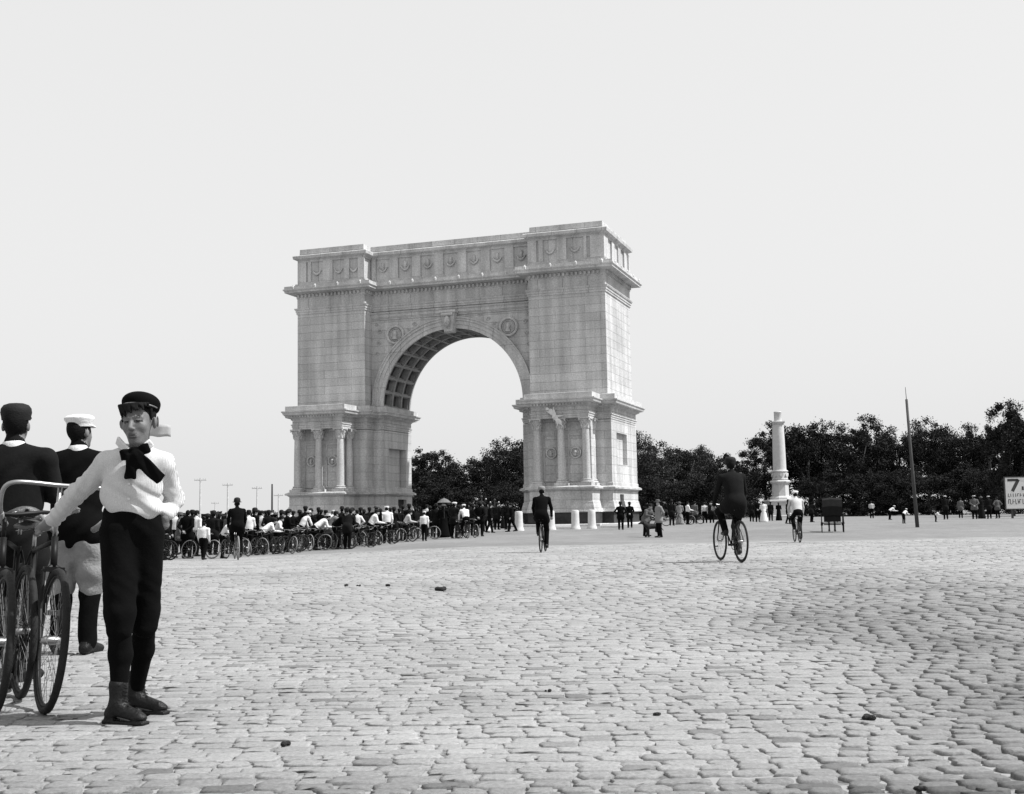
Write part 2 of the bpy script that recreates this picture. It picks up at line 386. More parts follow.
PAVE_END = 43.0
def make_ground():
    xs = [-3000, -1200, -500, -220, -120]+list(np.arange(-70, 71, 1.0))+[120, 220, 500, 1200, 3000]
    ys = [-60, -20]+list(np.arange(-6, 92, 1.0))+[100, 120, 160, 240, 400, 800, 1600, 3500]
    mb = MB(); nx = len(xs); vs = []
    for y in ys:
        for x in xs:
            drop = (.0065+.018*sstep((x-.8-.12*y)/1.6))*(1-sstep((y-PAVE_END+2)/2)) if y < PAVE_END else 0
            vs.append((x, y, gz(x, y)-drop))
    fs = [(j*nx+i, j*nx+i+1, (j+1)*nx+i+1, (j+1)*nx+i) for j in range(len(ys)-1) for i in range(nx-1)]
    mi = [1 if (ys[f[0]//nx] < PAVE_END-1 and abs(xs[f[0] % nx]) < 31) else 0 for f in fs]
    mb.add(vs, fs); mb.m = mi
    o = mb.build('ground', [ground_mat(), sand_mat()], smooth=True); tag(o, kind='structure')
make_ground()

def make_paving():
    """every paving block as a worn, domed stone, laid in wavering courses across the view"""
    V = []; Fc = []; tone = []; y = 1.2; row = 0
    while y < PAVE_END:
        dep = random.uniform(.088, .12)*(1+min(1.6, max(0, y-6)*.055)); half = .62*y+3.4
        x = -half+random.uniform(0, .3)
        while x < half:
            w = random.choice((random.uniform(.10, .16), random.uniform(.13, .21)))*(1+min(1.6, max(0, y-6)*.055))
            cx, cy = x+w/2, y+dep/2+.10*(noise2(x*.35, row*.11)-.5)+.05*(noise2(x*1.7, row*1.3, 3)-.5)
            # joints are fuller of sand on the travelled way, open on the right, where vignette shade is also painted into the stones
            open_vignette = sstep((cx-.38-.13*cy+1.0*(noise2(cx*.5, cy*.4, 5)-.5))/1.4)*(1-sstep((cy-9)/12)) + .8*sstep((4.9-cy)/1.2)
            open_vignette = min(1, open_vignette)*(.75+.5*noise2(cx*1.3, cy*1.3, 4))
            gap = .0018+.0042*random.random()*(.4+1.2*noise2(cx*.8, cy*.8, 9))+.007*open_vignette
            hw, hd = w/2-gap, dep/2-gap*1.1
            top = gz(cx, cy)+random.uniform(-.0022, .0022)-.006*open_vignette*random.random(); dome = random.uniform(.0006, .003)+.009*open_vignette
            edge = -.004-.02*open_vignette-(.006 if random.random() < .12 else 0)
            rot = random.gauss(0, .05); cr, sr = cos(rot), sin(rot); n = len(V); tx, ty = random.gauss(0, .004+.024*open_vignette), random.gauss(0, .005+.028*open_vignette)
            jit = [random.gauss(0, .012) for _ in range(8)]
            rings = ((0.78-.15*open_vignette, 0.2, dome*.95), (.965-.03*open_vignette, .9, dome*.5), (1.0, 1.0, edge), (1.0, 1.0, -.05))
            V.append((cx, cy, top+dome))
            NS = 12 if y < 9 else 5 if y > 20 else 8
            for rr, jk, zz in rings:
                for k in range(NS):
                    a = 2*pi*k/NS+.26; ca, sa = cos(a), sin(a)
                    sq = (abs(ca)**8+abs(sa)**8)**(-1/8)
                    px = (hw+jit[k % 8]*jk*.8)*rr*ca*sq; py = (hd+jit[(k+3) % 8]*jk*.8)*rr*sa*sq
                    V.append((cx+px*cr-py*sr, cy+px*sr+py*cr, top+zz+(tx*px+ty*py if zz > -.04 else 0)))
            for k in range(NS):
                k2 = (k+1) % NS; Fc.append((n, n+1+k, n+1+k2))
                for r_ in range(3):
                    b0 = n+1+r_*NS; Fc.append((b0+k, b0+NS+k, b0+NS+k2, b0+k2))
            t = .262*random.uniform(.9, 1.1)*(1-(.40+.22*sstep((8-cy)/3))*open_vignette)  # vignette shade painted into the stone tone, lower right and near edge
            if random.random() < .05: t *= random.uniform(.55, .8)
            tone += [t]*(1+4*NS); x += w
        y += dep; row += 1
    me = bpy.data.meshes.new('paving'); me.from_pydata(V, [], Fc); me.update()
    me.polygons.foreach_set('use_smooth', [True]*len(me.polygons))
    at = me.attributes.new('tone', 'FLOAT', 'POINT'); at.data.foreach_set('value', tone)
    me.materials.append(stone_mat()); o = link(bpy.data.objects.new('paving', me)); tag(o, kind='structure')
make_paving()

# ================================================================ THE ARCH (local axes: u along the front, v into its depth, z up)
AW, AD, PW, RC = 27.7, 8.5, 6.45, 1.44
AA = .329
_u = Vector((cos(AA), -sin(AA), 0)); arch_pos = Vector((7.589, 94.8, 0))-_u*AW
arch = empty('triumphal_arch', arch_pos, -AA, 'huge pale granite triumphal arch with columned porches standing across the far side of the plaza', 'arch')
def mir(pts): return [(AW-u, v) for u, v in reversed(pts)]
def boolean_cut(o, boxes):
    for a, b in boxes:
        c = MB(); c.box(a, b); me = c.mesh('cut'); co = bpy.data.objects.new('cut', me); COL.objects.link(co); co.parent = o.parent
        md = o.modifiers.new('b', 'BOOLEAN'); md.operation = 'DIFFERENCE'; md.object = co; md.solver = 'EXACT'
        bpy.context.view_layer.update()
        ev = o.evaluated_get(bpy.context.evaluated_depsgraph_get()); nm = bpy.data.meshes.new_from_object(ev)
        o.modifiers.clear(); o.data = nm; bpy.data.objects.remove(co)
BODY = [(-.25, -.1), (6.7, -.1), (6.7, 1.3), (7.55, 1.3), (7.55, 7.2), (6.7, 7.2), (6.7, 8.6), (-.25, 8.6)]
def with_porch(u0, u1, v0, body=BODY): return [body[0], (u0, -.1), (u0, v0), (u1, v0), (u1, -.1)]+body[1:]
SH = [(0, 0), (PW, 0), (PW, AD), (0, AD)]
WHOLE = [(0, 0), (PW, 0), (PW, RC), (AW-PW, RC), (AW-PW, 0), (AW, 0), (AW, AD), (AW-PW, AD), (AW-PW, AD-RC), (PW, AD-RC), (PW, AD), (0, AD)]

def capital(parent, u, v, z0, hgt=.86, r=.29):
    """leafy capital: bell, two rings of leaves, corner volutes, square abacus"""
    mb = MB(); mb.lathe([(r, 0), (r*1.12, .03), (r*1.05, .06), (r*1.1, hgt*.45), (r*1.5, hgt*.82), (r*1.3, hgt*.86)], (u, v, z0), 20)
    for ring, (n, zz, out, hh) in enumerate(((8, .05, .05, .3), (8, .3, .1, .3))):
        for k in range(n):
            a = 2*pi*(k+.5*ring)/n
            pts = [(u+(r+.02+out*q*q*1.6)*cos(a), v+(r+.02+out*q*q*1.6)*sin(a), z0+zz+hh*q) for q in (0, .4, .75, 1)]
            mb.tube(pts, [.05, .075, .065, .03], 6)
    for k in range(4):
        a = pi/4+k*pi/2; c = cos(a), sin(a)
        mb.tube([(u+c[0]*.3, v+c[1]*.3, z0+.5), (u+c[0]*.46, v+c[1]*.46, z0+.68), (u+c[0]*.6, v+c[1]*.6, z0+.74), (u+c[0]*.6, v+c[1]*.6, z0+.62)], [.05, .06, .08, .05], 6)
    mb.box((u-.47, v-.47, z0+hgt-.12), (u+.47, v+.47, z0+hgt)); return mb.build('capital', M['granite_smooth'], parent, auto=40)
def column(u, v, z0=3.12, z1=8.4):
    mb = MB(); hb = .5; zc = z1-.86; pr = []
    for i in range(9): t = i/8; pr.append((.31-.045*t**1.6+.006*sin(pi*t), z0+hb+(zc-z0-hb)*t))
    mb.lathe([(.36, z0+hb-.04), (.34, z0+hb)]+pr, (u, v, 0), 28)
    o = mb.build('column', M['granite_smooth'], arch, auto=35)
    b = MB(); b.box((u-.5, v-.5, z0), (u+.5, v+.5, z0+.22)); b.lathe([(.47, .22), (.5, .28), (.47, .34), (.38, .37), (.36, .40), (.42, .43), (.42, .47), (.36, .5)], (u, v, z0), 28)
    b.build('column_base', M['granite_smooth'], o, auto=40); capital(o, u, v, zc)
def wreath(u, v, z, r, parent, name, mat, bust=True):
    mb = MB()
    ring = [(u+r*cos(a), v-.06, z+r*sin(a)) for a in np.linspace(0, 2*pi, 28, endpoint=False)]; mb.tube(ring, r*.17, 8, closed=True)
    ring = [(u+r*.72*cos(a), v-.03, z+r*.72*sin(a)) for a in np.linspace(0, 2*pi, 24, endpoint=False)]; mb.tube(ring, r*.05, 6, closed=True)
    for k in range(20):
        a = 2*pi*k/20; mb.tube([(u+r*.94*cos(a), v-.1, z+r*.94*sin(a)), (u+r*1.1*cos(a+.12), v-.08, z+r*1.1*sin(a+.12))], [r*.09, r*.04], 5)
    if bust:
        mb.tube([(u-r*.05, v-.05, z-r*.45), (u, v-.14, z-r*.1), (u+r*.04, v-.16, z+r*.12), (u, v-.08, z+r*.42)], [r*.34, r*.17, r*.26, r*.12], 9)
    return mb.build(name, mat, parent, auto=50)

for side in (0, 1):
    T = (lambda p: p) if side == 0 else mir
    U = (lambda u: u) if side == 0 else (lambda u: AW-u)
    # dark footing, not yet faced with stone
    mb = MB(); mb.ring(T(with_porch(.62, 5.86, -2.78)), [(.05, -.3), (.05, 1.06)]); mb.build('foundation', M['foundation'], arch)
    mb = MB(); mb.ring(T(with_porch(.45, 6.03, -2.95)), [(.5, -.3), (.5, .13), (.46, .17)]); mb.build('plinth_kerb', M['granite_smooth'], arch)
    mb = MB(); mb.ring(T(with_porch(.73, 5.75, -2.68)), [(.24, 1.06), (.24, 1.16), (.21, 1.2), (.14, 1.55), (.08, 1.78), (.08, 1.86), (.02, 1.92), (.02, 2.74)])
    ped = mb.build('pedestal', M['granite'], arch)
    if side == 1: boolean_cut(ped, [((AW-.3, 2.2, 1.0), (AW+1, 3.5, 2.45))])
    else: boolean_cut(ped, [((7.1, 4.2, 1.0), (8.5, 6.0, 2.45))])
    dm = MB()
    if side == 1: dm.box((AW-.1, 2.25, 1.07), (AW+.02, 3.45, 2.43))
    else: dm.box((7.2, 4.25, 1.07), (7.3, 5.95, 2.43))
    d_ = dm.build('door', M['dark_opening'], ped)
    mb = MB(); mb.ring(T(with_porch(.73, 5.75, -2.68)), [(.02, 2.743), (.1, 2.78), (.14, 2.84), (.3, 2.88), (.3, 3.0), (.2, 3.06), (.06, 3.12)]); mb.build('pedestal_cornice', M['granite_trim'], arch)
    # base storey body
    mb = MB(); mb.ring(T(BODY), [(.06, 3.123), (.06, 3.35), (0, 3.42), (0, 8.35)])
    body = mb.build('pier_body', M['granite'], arch)
    if side == 1: boolean_cut(body, [((AW-.1, 1.6, 4.85), (AW+1, 5.1, 7.4))])
    else: boolean_cut(body, [((7.0, 2.4, 3.5), (8.5, 6.0, 6.85))])
    # porch wall close behind the columns, with framed panels and wreaths
    mb = MB(); mb.ring(T([(1.0, -1.62), (5.0, -1.62), (5.0, -.08), (1.0, -.08)]), [(.04, 3.122), (.04, 3.35), (0, 3.42), (0, 8.395)]); mb.build('porch_wall', M['granite'], arch)
    mb = MB()
    for a, b in ((1.62, 2.88), (3.62, 4.88)):
        for (q0, q1) in (((a, -1.72, 3.5), (a+.1, -1.623, 7.2)), ((b-.1, -1.72, 3.5), (b, -1.623, 7.2)), ((a+.1, -1.72, 7.08), (b-.1, -1.623, 7.2)), ((a+.1, -1.72, 3.5), (b-.1, -1.623, 3.62))):
            mb.box((min(U(q0[0]), U(q1[0])), q0[1], q0[2]), (max(U(q0[0]), U(q1[0])), q1[1], q1[2]))
    mb.build('wall_panel', M['granite_trim'], arch)
    for c in (2.25, 4.25): wreath(U(c), -1.64, 5.72, .4, arch, 'wreath_medallion', M['granite_smooth'])
    for c in (1.25, 3.25, 5.25): column(U(c), -2.25)
    column(U(5.25), -.62)
    if side == 1: column(U(1.25), -.62)
    # entablature and lower cornice, with teeth and a sloping top
    PO = T(with_porch(.93, 5.57, -2.57))
    mb = MB(); mb.ring(PO, [(.0, 8.4), (.0, 8.55), (.04, 8.56), (.04, 8.72), (.1, 8.74), (.1, 8.82), (0, 8.84), (0, 9.3)]); mb.build('entablature', M['granite_trim'], arch)
    mb = MB(); mb.ring(PO, [(.02, 9.303), (.1, 9.36), (.24, 9.42), (.24, 9.5), (.46, 9.56), (.58, 9.6), (.62, 9.75), (.7, 9.83), (.7, 9.92), (.45, 9.93), (.45, 10.34), (-.15, 10.42)])
    n = len(PO)
    for i in range(n):
        p, q = Vector(PO[i]), Vector(PO[(i+1) % n]); e = (q-p); Lg = e.length; e.normalize(); nn = Vector((e.y, -e.x))
        for k in range(int(Lg/.26)):
            c = p+e*(.13+.26*k)+nn*.32
            mb.box((c.x-.06, c.y-.06, 9.4), (c.x+.06, c.y+.06, 9.55))
    mb.build('lower_cornice', M['granite_smooth'], arch)
    # tall plain shaft
    mb = MB(); mb.ring(T(SH), [(0, 10.2), (0, 18.62)]); mb.build('pier_shaft', M['granite'], arch)

# wall over the opening with its coffered vault
CU, CZ, RI, RO = AW/2, 10.42, 6.35, 7.3
for (v, flip) in ((RC, 0), (AD-RC, 1)):
    mb = MB()
    ua = [CU-RI*cos(a) for a in np.linspace(0, pi, 49)]; za = [CZ+RI*sin(a) for a in np.linspace(0, pi, 49)]
    for i in range(48):
        q = [(ua[i], v, za[i]), (ua[i+1], v, za[i+1]), (ua[i+1], v, 18.6), (ua[i], v, 18.6)]
        mb.add(q, [(3, 2, 1, 0) if flip else (0, 1, 2, 3)])
    for a, b in ((PW-.02, CU-RI), (CU+RI, AW-PW+.02)):
        q = [(a, v, 10.2), (b, v, 10.2), (b, v, 18.6), (a, v, 18.6)]; mb.add(q, [(3, 2, 1, 0) if flip else (0, 1, 2, 3)])
    mb.build('arch_wall', M['granite'], arch)
mb = MB(); NT = 16; th = np.linspace(0.0, pi, NT+1); vv = np.linspace(RC+.02, AD-RC-.02, 4)
def sp_(r, a, v): return (CU-r*cos(a), v, CZ+r*sin(a))
for i in range(NT):
    for j in range(3):
        a0, a1, v0, v1 = th[i], th[i+1], vv[j], vv[j+1]; ma, mv = (a1-a0)*.075, (v1-v0)*.07
        def rect(r, a0, a1, v0, v1, n=3): return [sp_(r, a, v0) for a in np.linspace(a0, a1, n)]+[sp_(r, a, v1) for a in np.linspace(a1, a0, n)]
        A = rect(RI, a0, a1, v0, v1); B = rect(RI, a0+ma, a1-ma, v0+mv, v1-mv); C_ = rect(RI+.16, a0+ma, a1-ma, v0+mv, v1-mv)
        D_ = rect(RI+.16, a0+2*ma, a1-2*ma, v0+1.8*mv, v1-1.8*mv); E_ = rect(RI+.5, a0+2*ma, a1-2*ma, v0+1.8*mv, v1-1.8*mv)
        for P, Q in ((A, B), (B, C_), (C_, D_), (D_, E_)):
            mb.add(P+Q, [(k, (k+1) % 6, 6+(k+1) % 6, 6+k) for k in range(6)])
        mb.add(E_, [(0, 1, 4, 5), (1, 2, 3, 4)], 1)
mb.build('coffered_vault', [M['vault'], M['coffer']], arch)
for v, sg in ((RC, -1), (AD-RC, 1)):
    mb = MB()
    prof = [(RI-.03, -.05), (RI-.03, .14), (RI+.3, .14), (RI+.31, .2), (RI+.62, .2), (RI+.63, .28), (RO-.14, .28), (RO-.1, .36), (RO, .36), (RO, -.05)]
    an = np.linspace(0, pi, 61); n = len(prof)
    for s_ in range(60):
        vs = [(CU-r*cos(a), v+sg*o, CZ+r*sin(a)) for a in an[s_:s_+2] for r, o in prof]
        fs = [(i, i+1, n+i+1, n+i) if sg > 0 else (n+i, n+i+1, i+1, i) for i in range(n-1)]; mb.add(vs, fs)
    mb.build('archivolt', M['granite_trim'], arch, auto=30)
mb = MB(); kw = .62
mb.add([(CU-kw*.62, RC-.62, 16.35), (CU+kw*.62, RC-.62, 16.35), (CU+kw, RC-.85, 18.0), (CU-kw, RC-.85, 18.0), (CU-kw*.62, RC+.1, 16.35), (CU+kw*.62, RC+.1, 16.35), (CU+kw, RC+.1, 18.0), (CU-kw, RC+.1, 18.0)],
       [(0, 1, 2, 3), (1, 5, 6, 2), (4, 0, 3, 7), (5, 4, 7, 6), (3, 2, 6, 7), (4, 5, 1, 0)])
mb.tube([(CU-.5, RC-.86, 17.85), (CU+.5, RC-.86, 17.85)], .16, 10); mb.tube([(CU-.36, RC-.62, 16.5), (CU+.36, RC-.62, 16.5)], .12, 10)
mb.box((CU-.72, RC-.98, 18.0), (CU+.72, RC+.1, 18.2))
ks = mb.build('keystone', M['granite_smooth'], arch, auto=40)
mb = MB(); mb.tube([(CU, RC-.9, 16.7), (CU, RC-.98, 17.1), (CU, RC-.98, 17.4), (CU, RC-.92, 17.65)], [.1, .26, .24, .12], 10); mb.tube([(CU, RC-1.2, 17.05), (CU, RC-1.22, 17.3)], [.07, .04], 6)
mb.build('carved_head', M['granite_smooth'], ks, smooth=True)
for c in (CU-5.15, CU+5.15):
    o = wreath(c, RC-.02, 16.55, .74, arch, 'roundel', M['granite_smooth'])
for sg in (-1, 1):      # low relief of leaf scrolls in the spandrels
    for k, (du, z, r_) in enumerate(((3.35, 17.35, .2), (2.6, 17.75, .14), (3.9, 16.95, .15), (6.6, 16.9, .22), (6.7, 15.9, .2), (6.9, 17.5, .16), (6.85, 15.0, .16))):
        mb = MB(); c = CU+sg*du; pts = [(c+r_*(1-t*.75)*cos(t*9)*sg, RC-.03, z+r_*(1-t*.75)*sin(t*9)) for t in np.linspace(0, 1, 14)]
        mb.tube(pts, .035, 5); mb.build('scroll_relief', M['granite_smooth'], arch, smooth=True)

# mouldings, frieze, great cornice and attic run round the whole top
mb = MB(); mb.ring(WHOLE, [(0.005, 18.62), (.08, 18.66), (.08, 18.82), (.13, 18.84), (.13, 19.0), (.2, 19.06), (.24, 19.18), (.02, 19.22), (.02, 20.0)]); mb.build('frieze', M['granite_trim'], arch)
mb = MB()
mb.ring([(PW+.01, RC), (AW-PW-.01, RC), (AW-PW-.01, AD-RC), (PW+.01, AD-RC)], [(.02, 17.86), (.1, 17.9), (.1, 18.1), (.16, 18.12), (.16, 18.34), (.26, 18.42), (.3, 18.52), (.06, 18.6)], cap=False)
mb.build('architrave', M['granite_trim'], arch)
mb = MB(); mb.ring(WHOLE, [(.02, 20.003), (.07, 20.05), (.07, 20.4), (.3, 20.46), (.62, 20.48), (.84, 20.5), (.84, 20.6), (.88, 20.66), (.95, 20.72), (.95, 20.82), (.86, 20.83), (.86, 21.06), (.3, 21.1)])
n = len(WHOLE)
for i in range(n):
    p, q = Vector(WHOLE[i]), Vector(WHOLE[(i+1) % n]); e = (q-p); Lg = e.length; e.normalize(); nn = Vector((e.y, -e.x)); Lg2 = Lg
    for k in range(int(Lg/.36)):
        c = p+e*(.18+.36*k)+nn*.16; mb.box((c.x-.085, c.y-.085, 20.12), (c.x+.085, c.y+.085, 20.38))
    if Lg > 2:
        nk = max(2, round(Lg/2.07))
        for k in range(nk+1):
            c = p+e*(Lg*k/nk)+nn*.86; a = math.atan2(e.y, e.x)
            mb.tube([(c.x, c.y, 20.8), (c.x, c.y, 20.98), (c.x, c.y, 21.14)], [.12, .13, .04], 7)
mb.build('main_cornice', M['granite_smooth'], arch)
mb = MB(); mb.ring(WHOLE, [(.3, 21.0), (.3, 21.16), (.16, 21.17), (.16, 21.34), (.0, 21.35), (.0, 21.5), (-.12, 21.5), (-.12, 23.3)]); attic = mb.build('attic', M['granite_trim'], arch)
mb = MB(); mb.ring(WHOLE, [(.0, 23.26), (.0, 23.42), (.16, 23.5), (.3, 23.56), (.34, 23.8), (.28, 23.86), (-.12, 23.95), (-.14, 24.45)]); mb.build('attic_cornice', M['granite_trim'], arch)
# pilaster strips of the attic
def strips(p0, p1, nrm, cuts):
    p0, p1, nrm = Vector(p0), Vector(p1), Vector(nrm); e = (p1-p0).normalized()
    for a, b in cuts:
        q0 = p0+e*a-nrm*.1; q1 = p0+e*b+nrm*.02
        lo = (min(q0.x, q1.x), min(q0.y, q1.y), 21.5); hi = (max(q0.x, q1.x), max(q0.y, q1.y), 23.27)
        mb = MB(); mb.box(lo, hi); mb.build('attic_pilaster', M['granite_smooth'], attic)
strips((0, 0), (PW, 0), (0, -1), [(.0, .85), (1.0, 1.3), (2.45, 3.4), (4.5, 5.0), (5.85, PW)])
strips((AW-PW, 0), (AW, 0), (0, -1), [(0, .75), (.95, 1.3), (2.5, 3.3), (4.75, 5.0), (5.3, PW)])
nc = 7; wc = (AW-2*PW)/nc
strips((PW, RC), (AW-PW, RC), (0, -1), [(wc*k-.4 if k else 0, wc*k+.4) for k in range(nc)]+[(nc*wc-.4, nc*wc)])
strips((AW, 0), (AW, AD), (1, 0), [(0.01, 1.3), (2.6, 3.5), (4.8, 5.6), (6.9, 7.7), (9.0, AD)])
for k in range(nc):
    mb = MB(); c = PW+wc*(k+.5)
    mb.tube([(c-.42, RC+.04, 22.55), (c-.2, RC, 22.25), (c, RC, 22.15), (c+.2, RC, 22.25), (c+.42, RC+.04, 22.55)], [.05, .09, .11, .09, .05], 6)
    mb.tube([(c, RC+.08, 22.3), (c, RC+.06, 22.9)], [.16, .14], 8); mb.build('garland', M['granite_smooth'], attic, smooth=True)
for c in (1.87, 3.95, 5.42, AW-PW+1.9, AW-PW+4.0):
    mb = MB(); mb.tube([(c-.4, .06, 22.5), (c-.2, .02, 22.2), (c, .02, 22.1), (c+.2, .02, 22.2), (c+.4, .06, 22.5)], [.05, .09, .11, .09, .05], 6); mb.build('garland', M['granite_smooth'], attic, smooth=True)
# ================================================================ MEMORIAL COLUMN
x0, y0 = px_to_x(781.5, 170, 0), 170
mon = empty('memorial_column', (x0, y0, 0), 0, 'tall tapering pale stone column on a stepped pedestal in front of dark trees', 'monument')
mb = MB(); q = [(-1.9, -1.9), (1.9, -1.9), (1.9, 1.9), (-1.9, 1.9)]
mb.ring(q, [(.1, -.4), (.1, .2), (.0, .25), (.0, 2.1), (.08, 2.15), (.08, 2.35), (-.2, 2.42)]); mb.build('plinth', M['monument'], mon)
mb = MB(); o8 = [(1.25*cos(2*pi*(k+.5)/8)*1.08, 1.25*sin(2*pi*(k+.5)/8)*1.08) for k in range(8)]
mb.ring(o8, [(.15, 2.4), (.15, 2.7), (.0, 2.9), (-.14, 2.95), (-.18, 4.6), (-.1, 4.7), (.08, 4.85), (.12, 5.0), (-.05, 5.15)]); mb.build('pedestal', M['monument'], mon)
mb = MB(); mb.lathe([(1.0, 5.1), (1.12, 5.3), (1.04, 5.5), (1.04, 6.3), (1.16, 6.4), (1.1, 6.55), (.95, 6.6)], seg=24)
for k in range(8):
    a = 2*pi*k/8; mb.tube([(1.0*cos(a), 1.0*sin(a), 5.9), (1.17*cos(a), 1.17*sin(a), 5.9)], .28, 10)
mb.build('collar', M['monument'], mon, auto=40)
mb = MB(); mb.lathe([(.95, 6.6), (.92, 6.9), (.90, 8.5), (.86, 10.5), (.80, 12.6), (.76, 13.0), (.78, 13.05)], seg=24); mb.build('shaft', M['monument'], mon, auto=40)
mb = MB(); mb.lathe([(.78, 13.05), (.84, 13.1), (.84, 13.2), (1.0, 13.35)], seg=24); mb.box((-.82, -.82, 13.35), (.82, .82, 13.5)); mb.lathe([(.58, 13.5), (.58, 13.6), (.52, 13.65), (.52, 14.75), (.56, 14.8), (.5, 14.9)], seg=20)
mb.build('capital', M['monument'], mon, auto=40)

# ================================================================ STONE POSTS round the arch
post0 = None
for px, d, lab in ((485.5, 78, 'pale round stone post half hidden by the crowd, farthest left of the posts'), (519, 75.5, 'pale round stone post standing alone left of the man cycling to the arch'),
                   (551, 76.5, 'pale round stone post just right of the man cycling to the arch'), (575.5, 77, 'pale round stone post before the middle of the right porch'),
                   (592, 77.5, 'pale round stone post nearest the right corner of the porch')):
    if post0 is None:
        mb = MB(); mb.lathe([(.33, -.1), (.33, .06), (.30, .12), (.26, .3), (.245, .9), (.24, 1.14), (.215, 1.2), (.1, 1.22)], seg=20); post0 = mb.build('stone_post', M['post_stone'], auto=50); o = post0
    else: o = link(post0.copy())
    o.location = spot(px, d); tag(o, lab, 'post', 'stone posts in front of the arch')
for px, d, w, lab in ((564, 79, 1.6, 'long low stone slab lying between the posts before the porch'), (612, 80.5, 1.35, 'low stone slab lying by the two men right of the porch')):
    mb = MB(); mb.ring([(-w/2, -.2), (w/2, -.24), (w/2, .22), (-w/2, .2)], [(0, -.05), (.01, .1), (-.02, .24), (-.06, .26)]); o = mb.build('stone_slab', M['post_stone']); o.location = spot(px, d); tag(o, lab, 'stone slab')

# pale ragged cloth hung on a capital
b = Blob(.035); r = random.Random(4)
for i in range(9):
    t = i/8; b.ell((-.75+1.0*t+r.uniform(-.08, .08), r.uniform(-.06, .06), .95-1.15*t+r.uniform(-.1, .1)), (r.uniform(.12, .26), .05, r.uniform(.12, .26)), .06, rot=rotm(0, r.uniform(-.8, .8), r.uniform(-.5, .5)))
for q in ((-.85, .75), (-.3, 1.05), (.5, .35), (.45, -.5), (.05, -.45)): b.cap((q[0]*.4-.1, 0, q[1]*.4+.2), (q[0], -.04, q[1]), .09, .03, .05)
o = b.build('ragged_cloth', M['cotton']); o.location = arch.matrix_world @ Vector((0, 0, 0)) if False else Vector(arch_pos)+Vector((cos(AA), -sin(AA), 0))*(AW-3.35)+Vector((sin(AA), cos(AA), 0))*(-2.85)+Vector((0, 0, 8.2)); o.rotation_euler = (0, 0, -AA)
tag(o, 'pale ragged cloth hanging over the middle capital of the right porch', 'cloth')

# ================================================================ POLES
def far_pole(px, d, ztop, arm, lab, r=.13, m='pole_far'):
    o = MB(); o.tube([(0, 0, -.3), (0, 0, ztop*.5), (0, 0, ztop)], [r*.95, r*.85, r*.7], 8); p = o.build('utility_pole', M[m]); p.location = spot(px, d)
    tag(p, lab, 'utility pole', 'telegraph poles behind the crowd')
    if arm:
        a = MB(); a.box((-arm, -.05, ztop-.35), (arm, .05, ztop-.23)); [a.lathe([(.05, 0), (.05, .15)], (sx, 0, ztop-.23), 6) for sx in (-arm*.9, -arm*.5, arm*.5, arm*.9)]; a.build('cross_arm', M[m], p)
far_pole(200, 150, 6.2, .75, 'leftmost thin telegraph pole with one cross arm, behind the crowd')
far_pole(215, 230, 4.4, .75, 'small faint telegraph pole left of the man in the round hat on a bicycle')
far_pole(227.5, 170, 6.1, .75, 'telegraph pole rising just behind the cyclist in the round hat')
far_pole(257, 175, 5.7, .75, 'telegraph pole with cross arm midway between the round hat cyclist and the arch')
far_pole(272, 130, 4.7, 0, 'thicker bare pole without a cross arm left of the arch', .12, 'pole')
far_pole(278.5, 190, 4.9, .75, 'telegraph pole nearest to the left corner of the arch')
d = 68; xb = px_to_x(917.5, d, 0); xt = px_to_x(906.3, d, 7.25); xm = px_to_x(911.2, d, 3.9)
mb = MB(); mb.tube([(0, 0, -.3), (xm-xb, 0, 3.9), (xt-xb, 0, 7.25)], [.11, .085, .07], 10); tp = mb.build('leaning_pole', M['pole'], smooth=True); tp.location = (xb, d, gz(xb, d))
tag(tp, 'tall bare dark wooden pole leaning left in front of the trees', 'pole')
mb = MB(); mb.tube([(xt-xb, 0, 7.2), (xt-xb-.03, 0, 7.95)], [.02, .012], 6); mb.build('iron_tip', M['iron'], tp)

# lamp posts among the crowd under the arch
def lamp(px, d, h, lab):
    mb = MB(); mb.lathe([(.16, 0), (.14, .3), (.07, .4), (.05, h-.4), (.09, h-.3), (.04, h-.2)], seg=10); mb.tube([(-.32, 0, h-.55), (-.2, 0, h-.7), (0, 0, h-.6), (.2, 0, h-.7), (.32, 0, h-.55)], .025, 6)
    o = mb.build('lamp_post', M['iron']); o.location = spot(px, d); tag(o, lab, 'lamp post', 'lamp posts under the arch')
    for x, z in ((-.32, h-.48), (.32, h-.48)):
        g = MB(); g.lathe([(.03, -.06), (.05, -.02), (.055, .02), (.04, .05), (.02, .07)], (x, 0, z), 10); g.build('globe', M['glass_white'], o, smooth=True)
lamp(482, 88, 2.6, 'slim lamp post with two small globes nearer the middle of the arch opening'); lamp(495, 92, 2.4, 'slim lamp post with two small globes nearer the right pier')

